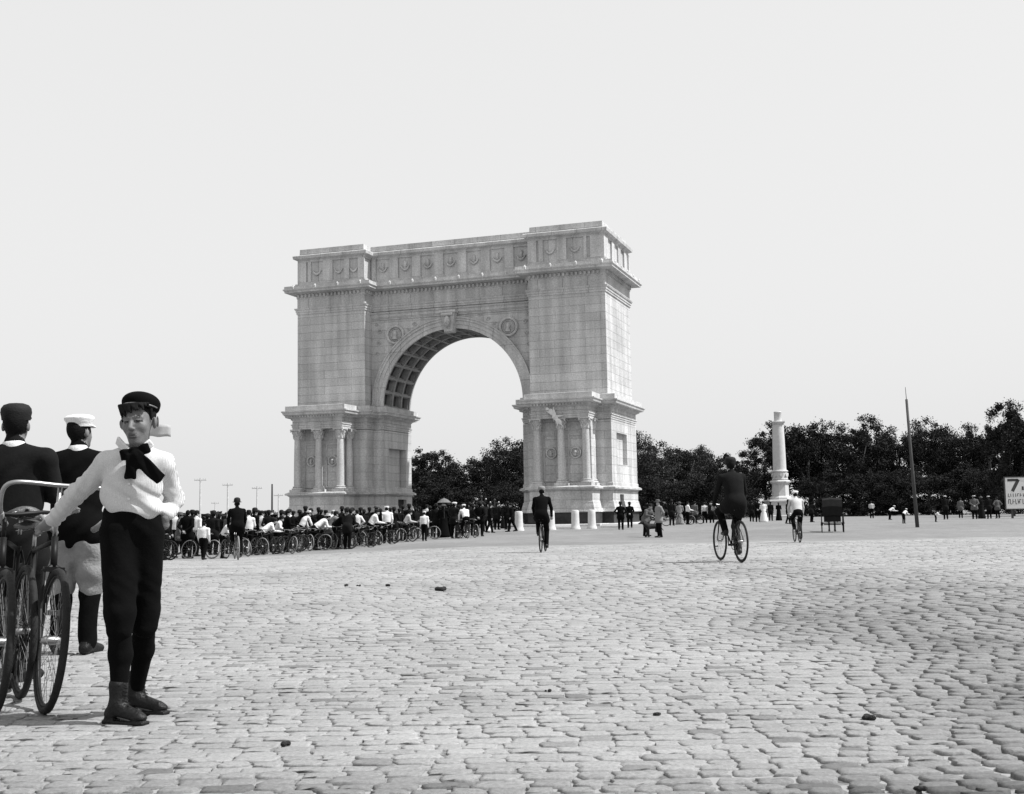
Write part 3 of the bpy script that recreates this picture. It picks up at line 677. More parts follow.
# ================================================================ TREES
def crown_mesh(seed, w, h, nclump=60, per=110, leaf=.22, layers=1.0):
    r = random.Random(seed); V = []; Fc = []
    lobes = [(r.uniform(-.42, .42)*w, r.uniform(-.35, .35)*w, h*(.22+.6*r.random()), r.uniform(.2, .34)*w, r.uniform(.14, .24)*h) for _ in range(11)]
    lobes.append((0, 0, h*.72, .25*w, .26*h))
    cl = []
    for _ in range(nclump):
        L_ = r.choice(lobes); a = r.uniform(0, 2*pi); b = math.asin(r.uniform(-.7, 1)); q = r.uniform(.6, 1.05)
        cl.append((L_[0]+L_[3]*q*cos(a)*cos(b), L_[1]+L_[3]*q*sin(a)*cos(b), L_[2]+L_[4]*q*sin(b), r.uniform(.45, 1.0)*w*.09))
    for cx, cy, cz, cr in cl:
        for _ in range(per):
            d = Vector((r.gauss(0, 1), r.gauss(0, 1), r.gauss(0, .75)))*cr*.62; p = Vector((cx, cy, cz))+d
            n = Vector((r.gauss(0, 1), r.gauss(0, 1), r.gauss(0, 1)+.5)).normalized(); t = n.orthogonal().normalized(); t = Matrix.Rotation(r.uniform(0, 6.3), 3, n) @ t; b = n.cross(t)
            s = leaf*r.uniform(.6, 1.35); k = len(V); V += [p+t*s*.62, p+b*s*.4, p-t*s*.62, p-b*s*.4]; Fc.append((k, k+1, k+2, k+3))
    me = bpy.data.meshes.new('crown'); me.from_pydata([tuple(v) for v in V], [], Fc); me.update(); me.materials.append(M['leaf']); return me, lobes
protos = []
for i, (w, h, n_) in enumerate(((11, 13, 85), (9, 12, 75), (13, 14, 100), (8, 10, 70), (10, 15, 80))):
    me, lobes = crown_mesh(100+i, w, h, int(n_*1.7), 150)
    tb = MB(); tb.tube([(0, 0, -.3), (.1, 0, h*.2), (-.1, .1, h*.42), (.1, 0, h*.7)], [.38, .28, .2, .07], 8)
    for L_ in lobes[:6]: tb.tube([(0, 0, h*.27), (L_[0]*.5, L_[1]*.5, (h*.3+L_[2])*.5), (L_[0], L_[1], L_[2])], [.16, .11, .03], 6)
    tm = tb.mesh('trunk', True); tm.materials.append(M['bark']); protos.append((me, tm, w, h))
def tree(k, px, d, H, lab, group, sw=1.0, light=False, rz=None, cat='tree'):
    me, tm, w, h = protos[k]; x, y, z = spot(px, d)
    r = empty('tree', (x, y, z), random.uniform(0, 6.3) if rz is None else rz, lab, cat, group)
    s = H/h; r.scale = (s*sw, s*sw, s)
    c = link(bpy.data.objects.new('crown', me), r); t = link(bpy.data.objects.new('trunk', tm), r)
    c.material_slots[0].link = 'OBJECT'; c.material_slots[0].material = M['leaf_b' if light else 'leaf']
GA = 'trees seen through the arch opening'; GB = 'trees between the arch and the memorial column'; GC = 'trees right of the memorial column'
for a in ((1, 424, 150, 9.6, 'bushy dark tree against the inner edge of the left pier', GA, 1.0), (3, 445, 158, 8.2, 'lower dark tree second from the left through the arch', GA, 1.3), (0, 466, 165, 8.6, 'broad dark tree in the middle of the arch opening, above the parasol', GA, 1.1),
          (1, 486, 160, 9.0, 'dark tree right of the middle of the arch opening', GA, 1.1), (2, 506, 150, 10.4, 'tallest tree seen through the arch, beside the right pier', GA, .95), (4, 530, 155, 10.2, 'dark tree mostly hidden behind the right pier', GA, 1.0),
          (3, 404, 165, 8.2, 'tree mostly hidden behind the left pier', GA, 1.0),
          (2, 640, 150, 10.9, 'tree touching the right side of the arch', GB, 1.0), (0, 662, 160, 10.4, 'rounded tree second to the right from the arch', GB, 1.0), (1, 683, 155, 9.4, 'tree midway between the arch and the near cyclist', GB, 1.1),
          (2, 704, 165, 9.9, 'tree left of the head of the near cyclist', GB, .9), (3, 722, 170, 8.6, 'tree behind the near cyclist', GB, 1.2), (0, 742, 185, 8.6, 'lower tree just right of the head of the near cyclist', GB, 1.0),
          (4, 766, 190, 12.2, 'tree whose edge rises left of the memorial column', GC, 1.05), (2, 787, 195, 14.2, 'tree directly behind the memorial column', GC, .9), (0, 811, 190, 15.8, 'tall domed tree just right of the memorial column', GC, .95), (2, 836, 195, 14.9, 'broad tree behind the black buggy', GC, .9),
          (1, 858, 185, 13.6, 'tree right of the black buggy', GC, 1.0), (4, 878, 190, 15.3, 'high crowned tree left of the leaning pole', GC, .9), (0, 902, 195, 14.3, 'tree directly behind the leaning pole', GC, .9), (2, 930, 185, 14.6, 'domed tree just right of the leaning pole', GC, .9),
          (1, 955, 190, 12.8, 'lower tree midway between the leaning pole and the sign', GC, 1.0), (4, 973, 185, 13.4, 'pointed tree left of the white sign', GC, .7), (3, 992, 180, 12.2, 'bushy tree behind the left edge of the white sign', GC, 1.1)):
    tree(*a, light=a[1] > 630 and a[1] < 700)
tree(4, 1014, 120, 11.2, 'tall loose tree at the right edge above the white sign, nearer than the rest', GC, .62)
tree(3, 1030, 118, 10.5, 'tree cut by the right edge of the picture', GC, .9)
for i, (px, d, H, lab) in enumerate(((436, 135, 3.4, 'low bush behind the crowd left in the arch opening'), (460, 138, 3.0, 'low bush behind the crowd in the middle of the arch opening'), (500, 136, 3.3, 'low bush behind the lamp posts'), (520, 138, 3.5, 'low bush beside the right pier'),
                                (648, 140, 3.6, 'low bush behind the man with the dog'), (676, 142, 3.4, 'low bush right of the man with the dog'), (706, 140, 3.6, 'low bush left of the near cyclist'), (745, 186, 4.0, 'low bush between the near cyclist and the memorial column'),
                                (812, 184, 4.4, 'low bush right of the far cyclist in the white cap'), (850, 160, 4.0, 'low bush right of the black buggy'), (885, 158, 4.2, 'low bush left of the leaning pole'), (925, 160, 4.2, 'low bush right of the leaning pole'), (962, 155, 4.2, 'low bush left of the people near the sign'), (1000, 150, 4.2, 'low bush behind the sign legs'), (725, 160, 3.4, 'low bush hidden behind the near cyclist'), (906, 175, 4.6, 'low bush behind the foot of the leaning pole'), (1025, 150, 4.4, 'low bush at the right edge'))):
    me, tm, w, h = protos[(3, 1, 0)[i % 3]]; x, y, z = spot(px, d); r = empty('bush', (x, y, z-H*.35), i*1.3, lab, 'bush', 'undergrowth below the trees'); r.scale = (H/h*2.4, H/h*2.4, H/h*1.8)
    link(bpy.data.objects.new('foliage', me), r)
# faint far wood along the skyline, one mass
me, _ = crown_mesh(900, 8, 5, 60, 40, .5)
def far_wood():
    r = random.Random(5); V = []; Fc = []
    for i in range(9000):
        x = r.uniform(-420, 520); y = 420+r.uniform(-12, 12); hh = 1.2+1.2*noise2(x*.05, 2)+.8*noise2(x*.3, 7); p = Vector((x, y, r.uniform(0, hh)))
        s = r.uniform(.8, 1.8); n = Vector((r.gauss(0, 1), r.gauss(0, 1), r.gauss(0, 1))).normalized(); t = n.orthogonal(); b = n.cross(t); k = len(V)
        V += [p+t*s, p+b*s*.7, p-t*s, p-b*s*.7]; Fc.append((k, k+1, k+2, k+3))
    me = bpy.data.meshes.new('far_wood'); me.from_pydata([tuple(v) for v in V], [], Fc); me.update(); me.materials.append(M['leaf']); tag(link(bpy.data.objects.new('far_wood', me)), 'thin dark line of distant woods along the skyline', 'woods', kind='stuff')
far_wood()

# ================================================================ SIGN at the right edge
x0 = px_to_x(1006.5, 95, .8); sg = empty('sign_board', (x0, 95, 0), -.1, 'large white notice board with black lettering at the right edge before the trees', 'sign')
mb = MB(); mb.box((0, 0, .75), (3.6, .08, 3.2)); mb.build('board', M['board'], sg)
mb = MB(); mb.box((-.08, -.02, .68), (3.68, .1, .76)); mb.box((-.08, -.02, 3.2), (3.68, .1, 3.28)); mb.box((-.08, -.02, .76), (0, .1, 3.2)); mb.build('frame', M['pole'], sg)
for x in (.4, 3.2): mb = MB(); mb.box((x, .1, -.1), (x+.14, .24, 3.1)); mb.build('leg', M['pole'], sg)
mb = MB(); y_ = -.006
def stroke(p, q, w):
    p, q = Vector(p), Vector(q); t = (q-p).normalized(); n = Vector((-t.y, t.x))*w/2
    mb.add([((p+n).x, y_, (p+n).y), ((p-n).x, y_, (p-n).y), ((q-n).x, y_, (q-n).y), ((q+n).x, y_, (q+n).y)], [(0, 1, 2, 3)])
stroke((.18, 3.0), (1.02, 3.0), .2); stroke((1.02, 3.04), (.52, 2.12), .25)          # a big slanted 7
stroke((1.32, 2.5), (1.32, 2.2), .16); stroke((1.5, 2.2), (2.0, 3.05), .2); stroke((2.0, 3.05), (2.3, 2.2), .2); stroke((1.7, 2.5), (2.2, 2.5), .14)
r = random.Random(3)
for row, (za, zb) in enumerate(((1.95, 1.66), (1.5, 1.1))):
    x = .2
    while x < 3.3:
        stroke((x, za), (x+r.uniform(-.03, .03), zb+r.uniform(0, .06)), .055)
        if r.random() < .6: z = r.choice((za-.03, (za+zb)/2, zb+.03)); stroke((x, z), (x+.11, z), .05)
        x += r.uniform(.13, .24)
mb.build('lettering', M['ink'], sg)
# ================================================================ BICYCLES (forward is +Y, ground z = 0, wheels .71 m)
def arc(c, r, a0, a1, n, plane='yz'):
    return [(c[0], c[1]+r*cos(a), c[2]+r*sin(a)) for a in np.linspace(a0, a1, n)]
RW = .355
def bike_parts(fine=True, pale=False, drop=True):
    """returns a bicycle root built from named parts, standing at the origin"""
    sg = 10 if fine else 5; root = empty('bicycle')
    ty = M['tyre_pale'] if pale else M['tyre']; fr = .014 if fine else .017
    fork = None
    for yc in (0.0, 1.08):
        mb = MB(); mb.tube(arc((0, yc, RW), RW-.02, 0, 2*pi, 49 if fine else 25)[:-1], .019, 8 if fine else 5, closed=True); wl = mb.build('wheel', ty, root, smooth=True)
        mb = MB(); mb.tube(arc((0, yc, RW), RW-.043, 0, 2*pi, 49 if fine else 25)[:-1], .010, 6 if fine else 4, closed=True); mb.build('rim', M['enamel'], wl, smooth=True)
        mb = MB(); n = 32 if fine else 14
        for k in range(n):
            a = 2*pi*k/n; b = a+(.5 if k % 2 else -.5); s = .025 if k % 4 < 2 else -.025
            mb.tube([(s, yc+.022*cos(b), RW+.022*sin(b)), (0, yc+(RW-.045)*cos(a), RW+(RW-.045)*sin(a))], .0013 if fine else .0025, 4 if fine else 3)
        mb.build('spokes', M['dull_steel'], wl); mb = MB(); mb.tube([(-.05, yc, RW), (-.03, yc, RW), (.03, yc, RW), (.05, yc, RW)], [.012, .022, .022, .012], 8); mb.build('hub', M['nickel'], wl, smooth=True)
    BB = (0, .47, .29); ST = (0, .30, .80); HT = (0, .88, .86); HB = (0, .935, .70)
    mb = MB(); mb.tube([BB, ST], fr, sg); mb.tube([(0, .31, .78), (0, .885, .84)], fr, sg); mb.tube([BB, HB], fr, sg); mb.tube([HT, HB], fr*1.25, sg)
    for s in (-1, 1):
        mb.tube([(s*.02, .46, .29), (s*.05, .12, .34), (s*.055, 0, RW)], fr*.6, sg); mb.tube([(s*.015, .31, .78), (s*.05, .1, .5), (s*.055, 0, RW)], fr*.5, sg)
    mb.build('frame', M['enamel'], root, smooth=True)
    mb = MB()
    for s in (-1, 1): mb.tube([(s*.01, .935, .71), (s*.05, .95, .69), (s*.052, 1.0, .50), (s*.052, 1.08, RW)], [fr, fr*.9, fr*.8, fr*.55], sg)
    mb.box((-.05, .925, .685), (.05, .965, .71)); mb.build('fork', M['enamel'], root, smooth=False)
    mb = MB(); mb.tube([ST, (0, .275, .90)], .011, sg); mb.build('seat_post', M['nickel'], root, smooth=True)
    mb = MB(); V = []
    for i, (yy, w, zz) in enumerate(((.10, .02, .945), (.13, .09, .955), (.20, .105, .945), (.27, .07, .935), (.34, .035, .94), (.40, .022, .945), (.42, .005, .93))):
        for k in range(9): t = (k-4)/4; V.append((w*t, yy, zz-.035*abs(t)**2.2))
    mb.add(V, [(i*9+k, i*9+k+1, (i+1)*9+k+1, (i+1)*9+k) for i in range(6) for k in range(8)]+[(i*9+k, (i+1)*9+k, (i+1)*9+k+1, i*9+k+1) for i in range(6) for k in range(8)][:0])
    sd_ = mb.build('saddle', M['leather_brown'], root, smooth=True); md = sd_.modifiers.new('t', 'SOLIDIFY'); md.thickness = .012
    if fine:
        mb = MB()
        for s in (-1, 1):
            mb.tube([(s*.06+.016*cos(t*14), .13+.016*sin(t*14), .885+.045*t) for t in np.linspace(0, 1, 26)], .003, 5); mb.tube([(s*.05, .12, .885), (s*.02, .27, .90), (s*.012, .40, .925)], .004, 5)
        mb.build('springs', M['nickel'], sd_, smooth=True)
    mb = MB(); mb.tube([HT, (0, .872, .96)], .012, sg)
    if drop: pts = [(.05, .90, .965), (.16, .93, .97), (.23, .92, .96), (.262, .87, .93), (.262, .80, .90), (.262, .70, .88)]
    else: pts = [(.05, .88, .98), (.18, .87, 1.0), (.25, .80, 1.0), (.262, .66, .98)]
    mb.tube([(-x, y, z) for x, y, z in reversed(pts)]+pts, .011, sg); hb = mb.build('handlebar', M['nickel'] if fine else M['dull_steel'], root, smooth=True)
    for s in (-1, 1): mb = MB(); mb.tube([(s*pts[-2][0], pts[-2][1], pts[-2][2]), (s*pts[-1][0], pts[-1][1]-.01, pts[-1][2])], .017, 8); mb.build('grip', M['cork'], hb, smooth=True)
    mb = MB(); mb.tube([(.03, BB[1]+.09*cos(a), BB[2]+.09*sin(a)) for a in np.linspace(0, 2*pi, 21)[:-1]], .006, 5, closed=True); mb.tube([(-.06, BB[1], BB[2]), (.06, BB[1], BB[2])], .02, 8)
    mb.tube([(.055, BB[1], BB[2]), (.065, BB[1]+.02, BB[2]-.165)], .009, 6); mb.tube([(-.055, BB[1], BB[2]), (-.065, BB[1]-.02, BB[2]+.165)], .009, 6)
    for z_ in (.085, -.085): mb.tube([(.03, BB[1], BB[2]+z_), (.035, 0, RW+z_*.4)], .004, 4)
    cr = mb.build('crank', M['enamel'], root, smooth=True)
    for s, yy, zz in ((1, BB[1]+.02, BB[2]-.165), (-1, BB[1]-.02, BB[2]+.165)): mb = MB(); mb.box((min(s*.07, s*.15), yy-.035, zz-.012), (max(s*.07, s*.15), yy+.035, zz+.012)); mb.build('pedal', M['iron'], cr)
    return root
def copy_tree(o, parent=None):
    c = o.copy(); COL.objects.link(c); c.parent = parent
    for ch in list(o.children): copy_tree(ch, c)
    return c

# ================================================================ PEOPLE
SKIN, COAT, LEGS, BOOT, HAIR = range(5)
def figure(h, J, coat='jacket', hair=True, build=1.0, extra=None):
    """one continuous clothed body from a table of joints"""
    b = Blob(h); g = build; V3 = lambda k: np.array(J[k], float)
    P, C, Nk, Hd = V3('pelvis'), V3('chest'), V3('neck'), V3('head'); f = V3('face'); f /= np.linalg.norm(f)
    sx = V3('sr')-V3('sl'); sx /= np.linalg.norm(sx); ux = Nk-P; ux /= np.linalg.norm(ux); fz = np.cross(ux, sx); rot = np.stack([sx, fz, ux], 1)
    b.ell(C, (.182*g, .125*g, .2), .05, COAT, rot); b.ell(C*.45+P*.55, (.17*g, .12*g, .19), .06, COAT, rot); b.ell(P, (.155*g, .12*g, .13), .05, COAT if coat != 'shirt' else LEGS, rot)
    for s in 'lr':
        S, E_, W_, H_, K_, A_ = [V3(n+s) for n in ('s', 'e', 'w', 'h', 'k', 'a')]
        b.cap(C+(S-C)*.25+(Nk-C)*.3, S, .085*g, .062*g, .05, COAT); b.cap(Nk-ux*.05, S-ux*.005, .055*g, .05*g, .05, COAT)
        b.cap(S, E_, .060*g, .047*g, .02, COAT); b.cap(E_, W_, .047*g, .036*g, .012, COAT)
        d = (W_-E_)/max(1e-6, np.linalg.norm(W_-E_)); hd = W_+d*.07; b.cap(W_, hd, .026, .034, .012, SKIN); 
        fd = V3('f'+s) if 'f'+s in J else d; fd = fd/np.linalg.norm(fd); side = np.cross(fd, (0, 0, 1.0)); side /= max(1e-6, np.linalg.norm(side))
        for q in (-.024, -.008, .008, .024): b.cap(hd+side*q, hd+side*q*1.1+fd*(.085-abs(q)*.6), .0115, .009, .004, SKIN)
        b.cap(hd-fd*.03+side*.02, hd+side*.05+fd*.02, .012, .010, .006, SKIN)
        b.cap(H_, K_,   .094*g, .074*g, .03, LEGS); b.cap(K_, A_, .070*g, .056*g, .015, LEGS)
        t = V3('t'+s); hl = A_-(t-A_)*np.array([.25, .25, 0]); b.cap((hl[0], hl[1], A_[2]*.3+t[2]*.7+.01), t+np.array([0, 0, .012]), .044, .034, .02, BOOT); b.cap(A_, (hl[0]*.6+A_[0]*.4, hl[1]*.6+A_[1]*.4, t[2]+.03), .045, .04, .02, BOOT)
    if coat == 'jacket':   # skirt of the coat
        for s in 'lr':
            H_, K_ = V3('h'+s), V3('k'+s); b.cap(P*.5+H_*.5, H_*.72+K_*.28,   .145*g, .128*g, .05, COAT)
    if coat == 'short':
        for s in 'lr': b.cap(P, V3('h'+s)+np.array([0, 0, -.01]), .145*g, .135*g, .05, COAT)
    if coat == 'dress':
        b.cap(P, (P[0], P[1], .12), .15, .30, .05, COAT)
    b.cap(Nk-ux*.04, Hd-np.array([0, 0, .06]), .056, .052, .02, SKIN); b.cap(Nk-ux*.02, Nk+ux*.015, .066, .06, .015, COAT)
    yaw = math.atan2(f[0], -f[1]); Rm = rotm(0, 0, yaw)
    b.ell(Hd+Rm@(0, .012, .02), (.076, .094, .10), .02, HAIR if hair else SKIN, Rm); b.ell(Hd+Rm@(0, -.028, -.035), (.062, .072, .085), .02, SKIN, Rm)
    b.cap(Hd+Rm@(0, -.09, -.01), Hd+Rm@(0, -.112, -.035), .010, .014, .012, SKIN)
    for s in (-1, 1): b.ell(Hd+Rm@(s*.077, .005, -.015), (.010, .018, .03), .008, SKIN, Rm)
    b.ell(Hd+Rm@(0, -.07, -.095), (.03, .03, .022), .02, SKIN, Rm)
    if extra: extra(b)
    return b
def J_stand(wid=.19, arms='down', stoop=0.0, walk=0.0, head=0.0, look=0.0):
    s = stoop; J = dict(pelvis=(0, s*.08, .93), chest=(0, -.02-s*.28, 1.27-s*.16), neck=(0, -.01-s*.42, 1.47-s*.25), head=(0, -.03-s*.56, 1.60-s*.27), face=(sin(look), -cos(look), 0))
    for n, g in (('l', 1), ('r', -1)):
        J['s'+n] = (g*wid*.95, -s*.40, 1.375-s*.24)
        if arms == 'down': J['e'+n] = (g*(wid+.03), .03-s*.36, 1.13-s*.26); J['w'+n] = (g*(wid+.015), -.05-s*.5, .88-s*.1)
        if arms == 'hips': J['e'+n] = (g*(wid+.16), .07, 1.15); J['w'+n] = (g*(wid-.02), .02, 1.0); J['f'+n] = (-g*.6, -.4, -.5)
        if arms == 'front': J['e'+n] = (g*(wid+.04), -.06-s*.4, 1.14-s*.22); J['w'+n] = (g*(wid+.02), -.32-s*.42, 1.08-s*.18)
        if arms == 'up': J['e'+n] = (g*(wid+.06), -.10, 1.22+(.22 if g > 0 else -.1)); J['w'+n] = (g*(wid-.02), -.2, 1.5 if g > 0 else .95)
        if arms == 'cross': J['e'+n] = (g*(wid+.04), -.03, 1.14); J['w'+n] = (-g*.03, -.17, 1.12)
        if arms == 'back': J['e'+n] = (g*(wid+.07), .1, 1.14); J['w'+n] = (g*.06, .19, .98); J['f'+n] = (-g*.5, 0, -.5)
        wy = g*walk; J['h'+n] = (g*.095, s*.05, .88); J['k'+n] = (g*.10, -.02-wy*.5, .49); J['a'+n] = (g*.105, .03-wy, .09+(.05 if wy < -.1 else 0)); J['t'+n] = (g*.13, -.14-wy, .02+(.02 if wy < -.1 else 0))
    return J
def J_rider(up='r', lean=.10, sway=0.0, drop=0):
    """riding pose in bicycle axes, forward +Y; saddle top .95, pedals at .125 and .455"""
    J = dict(pelvis=(0, .19, 1.04), chest=(sway*.4, .27+lean*.5, 1.34), neck=(sway*.6, .33+lean, 1.52), head=(sway*.7, .37+lean*1.15, 1.655), face=(sway*2, 1, 0))
    for n, g in (('l', 1), ('r', -1)):
        J['s'+n] = (g*.185+sway*.6, .33+lean*.9, 1.44); J['e'+n] = (g*.25, .40+lean, 1.20); J['w'+n] = (g*.235, .64, .985-drop); J['f'+n] = (-g*.1, .6, -.5)
        u = (n == up); J['h'+n] = (g*.095, .22, .98)
        if u: J['k'+n] = (g*.14, .62, .86); J['a'+n] = (g*.115, .44, .53); J['t'+n] = (g*.115, .585, .475)
        else: J['k'+n] = (g*.105, .55, .60); J['a'+n] = (g*.11, .42, .21); J['t'+n] = (g*.115, .59, .145)
    return J
def hat_mesh(kind, fine=False):
    mb = MB(); sg = 28 if fine else 14
    if kind == 'bowler': mb.lathe([(.125, .045), (.140, .055), (.128, .06), (.098, .058), (.099, .10), (.092, .145), (.07, .175), (.03, .19), (.002, .192)], seg=sg); mats = M['felt_black']
    elif kind == 'boater': mb.lathe([(.15, .055), (.15, .062), (.095, .064), (.094, .13), (.002, .132)], seg=sg); mats = M['straw']
    elif kind in ('cap', 'whitecap', 'capgrey'):
        mb.lathe([(.092, .04), (.095, .072), (.112, .098), (.110, .114), (.085, .13), (.04, .138), (.002, .139)] if kind == 'whitecap' else [(.090, .03), (.093, .055), (.099, .082), (.095, .112), (.078, .136), (.045, .148), (.002, .151)], seg=sg)
        V = []
        for i, q in enumerate((0, .5, 1)):
            for k in range(9):
                a = pi+pi*(k)/8; e = .060*q*sin(pi*k/8); V.append(((.094+e*.1)*cos(a), (.094+e)*sin(a), .056-.02*q*sin(pi*k/8)))
        n = len(V); V += [(x, y, z-.006) for x, y, z in V]
        mb.add(V, [(i*9+k, i*9+k+1, (i+1)*9+k+1, (i+1)*9+k) for i in range(2) for k in range(8)]+[(n+i*9+k, n+(i+1)*9+k, n+(i+1)*9+k+1, n+i*9+k+1) for i in range(2) for k in range(8)]+[(18+k, 19+k, n+19+k, n+18+k) for k in range(8)])
        mats = {'whitecap': M['cotton'], 'cap': M['felt_black'], 'capgrey': M['wool_light']}[kind]
    else: mb.lathe([(.17, .05), (.172, .055), (.10, .06), (.09, .13), (.05, .15), (.002, .152)], seg=sg); mats = M['wool_grey']
    me = mb.mesh({'bowler': 'bowler_hat', 'boater': 'straw_hat', 'cap': 'flat_cap', 'whitecap': 'white_cap', 'capgrey': 'flat_cap'}.get(kind, 'wide_hat'), True); me.materials.append(mats); me.set_sharp_from_angle(angle=R(50)); return me
M['hat_grey'] = M['wool_light']
HATS = {k: hat_mesh(k) for k in ('bowler', 'boater', 'cap', 'whitecap', 'wide', 'capgrey')}
POSES = {}
def pose(name, J, **kw):
    mats = [M['skin_far'], M['wool_dark'], M['wool_black'], M['leather'], M['hair_dark']]
    me = figure(.018, J, build=1.1, **kw).mesh('person', mats); POSES[name] = (me, J)
pose('stand', J_stand()); pose('stand2', J_stand(arms='back', look=.6)); pose('hips', J_stand(arms='hips')); pose('cross', J_stand(arms='cross', look=-.4))
pose('stoop', J_stand(stoop=.75, arms='front')); pose('lean', J_stand(stoop=.4, arms='front', look=.3)); pose('walk', J_stand(walk=.2)); pose('front', J_stand(arms='front')); pose('up', J_stand(arms='up'))
pose('s_stand', J_stand(walk=.05, look=-.3), coat='shirt'); pose('s_hips', J_stand(arms='hips'), coat='shirt'); pose('s_stoop', J_stand(stoop=.8, arms='front'), coat='shirt'); pose('s_lean', J_stand(stoop=.4, arms='front'), coat='shirt'); pose('s_walk', J_stand(walk=.2, wid=.2), coat='shirt'); pose('s_front', J_stand(arms='front'), coat='shirt')
pose('ride', J_rider('r')); pose('s_ride', J_rider('l', lean=.18), coat='shirt'); pose('dress', J_stand(arms='front'), coat='dress')
TOPS = {'white': 'cotton', 'pale': 'cotton_grey', 'dark': 'wool_dark', 'black': 'wool_black', 'grey': 'wool_grey', 'light': 'wool_light'}
def person(px, d, p, top, hat, lab, rz=0.0, sc=1.0, legs='wool_black', group='people gathered round the arch', at=None, rzw=None):
    me, J = POSES[p]; d += random.uniform(-.8, .8); rz += random.uniform(-.3, .3)*(p[-4:] != 'ride'); o = link(bpy.data.objects.new('person', me)); o.location = at if at is not None else spot(px, d); o.rotation_euler = (0, 0, rz); w_ = random.uniform(.95, 1.15); sc *= random.uniform(.97, 1.03); o.scale = (sc*w_, sc*w_, sc)
    for i, m in ((COAT, TOPS[top]), (LEGS, legs)): o.material_slots[i].link = 'OBJECT'; o.material_slots[i].material = M[m]
    if hat:
        hh = link(bpy.data.objects.new(HATS[hat].name, HATS[hat]), o); f = J['face']; hh.location = J['head']; hh.rotation_euler = (random.uniform(-.1, .12), random.uniform(-.08, .08), math.atan2(f[0], -f[1]))
    return tag(o, lab, 'person', group)
bk_dark = bike_parts(False, False); bk_pale = bike_parts(False, True, drop=False); used_bk = set()
def bicycle(px, d, rz, lab, pale=False, lean=.0, group='bicycles in the crowd', at=None, sc=1.0):
    src = bk_pale if pale else bk_dark
    o = copy_tree(src) if pale in used_bk else src; used_bk.add(pale)
    o.location = at if at is not None else spot(px, d); o.rotation_euler = (0, lean, rz); o.scale = (sc, sc, sc); return tag(o, lab, 'bicycle', group)

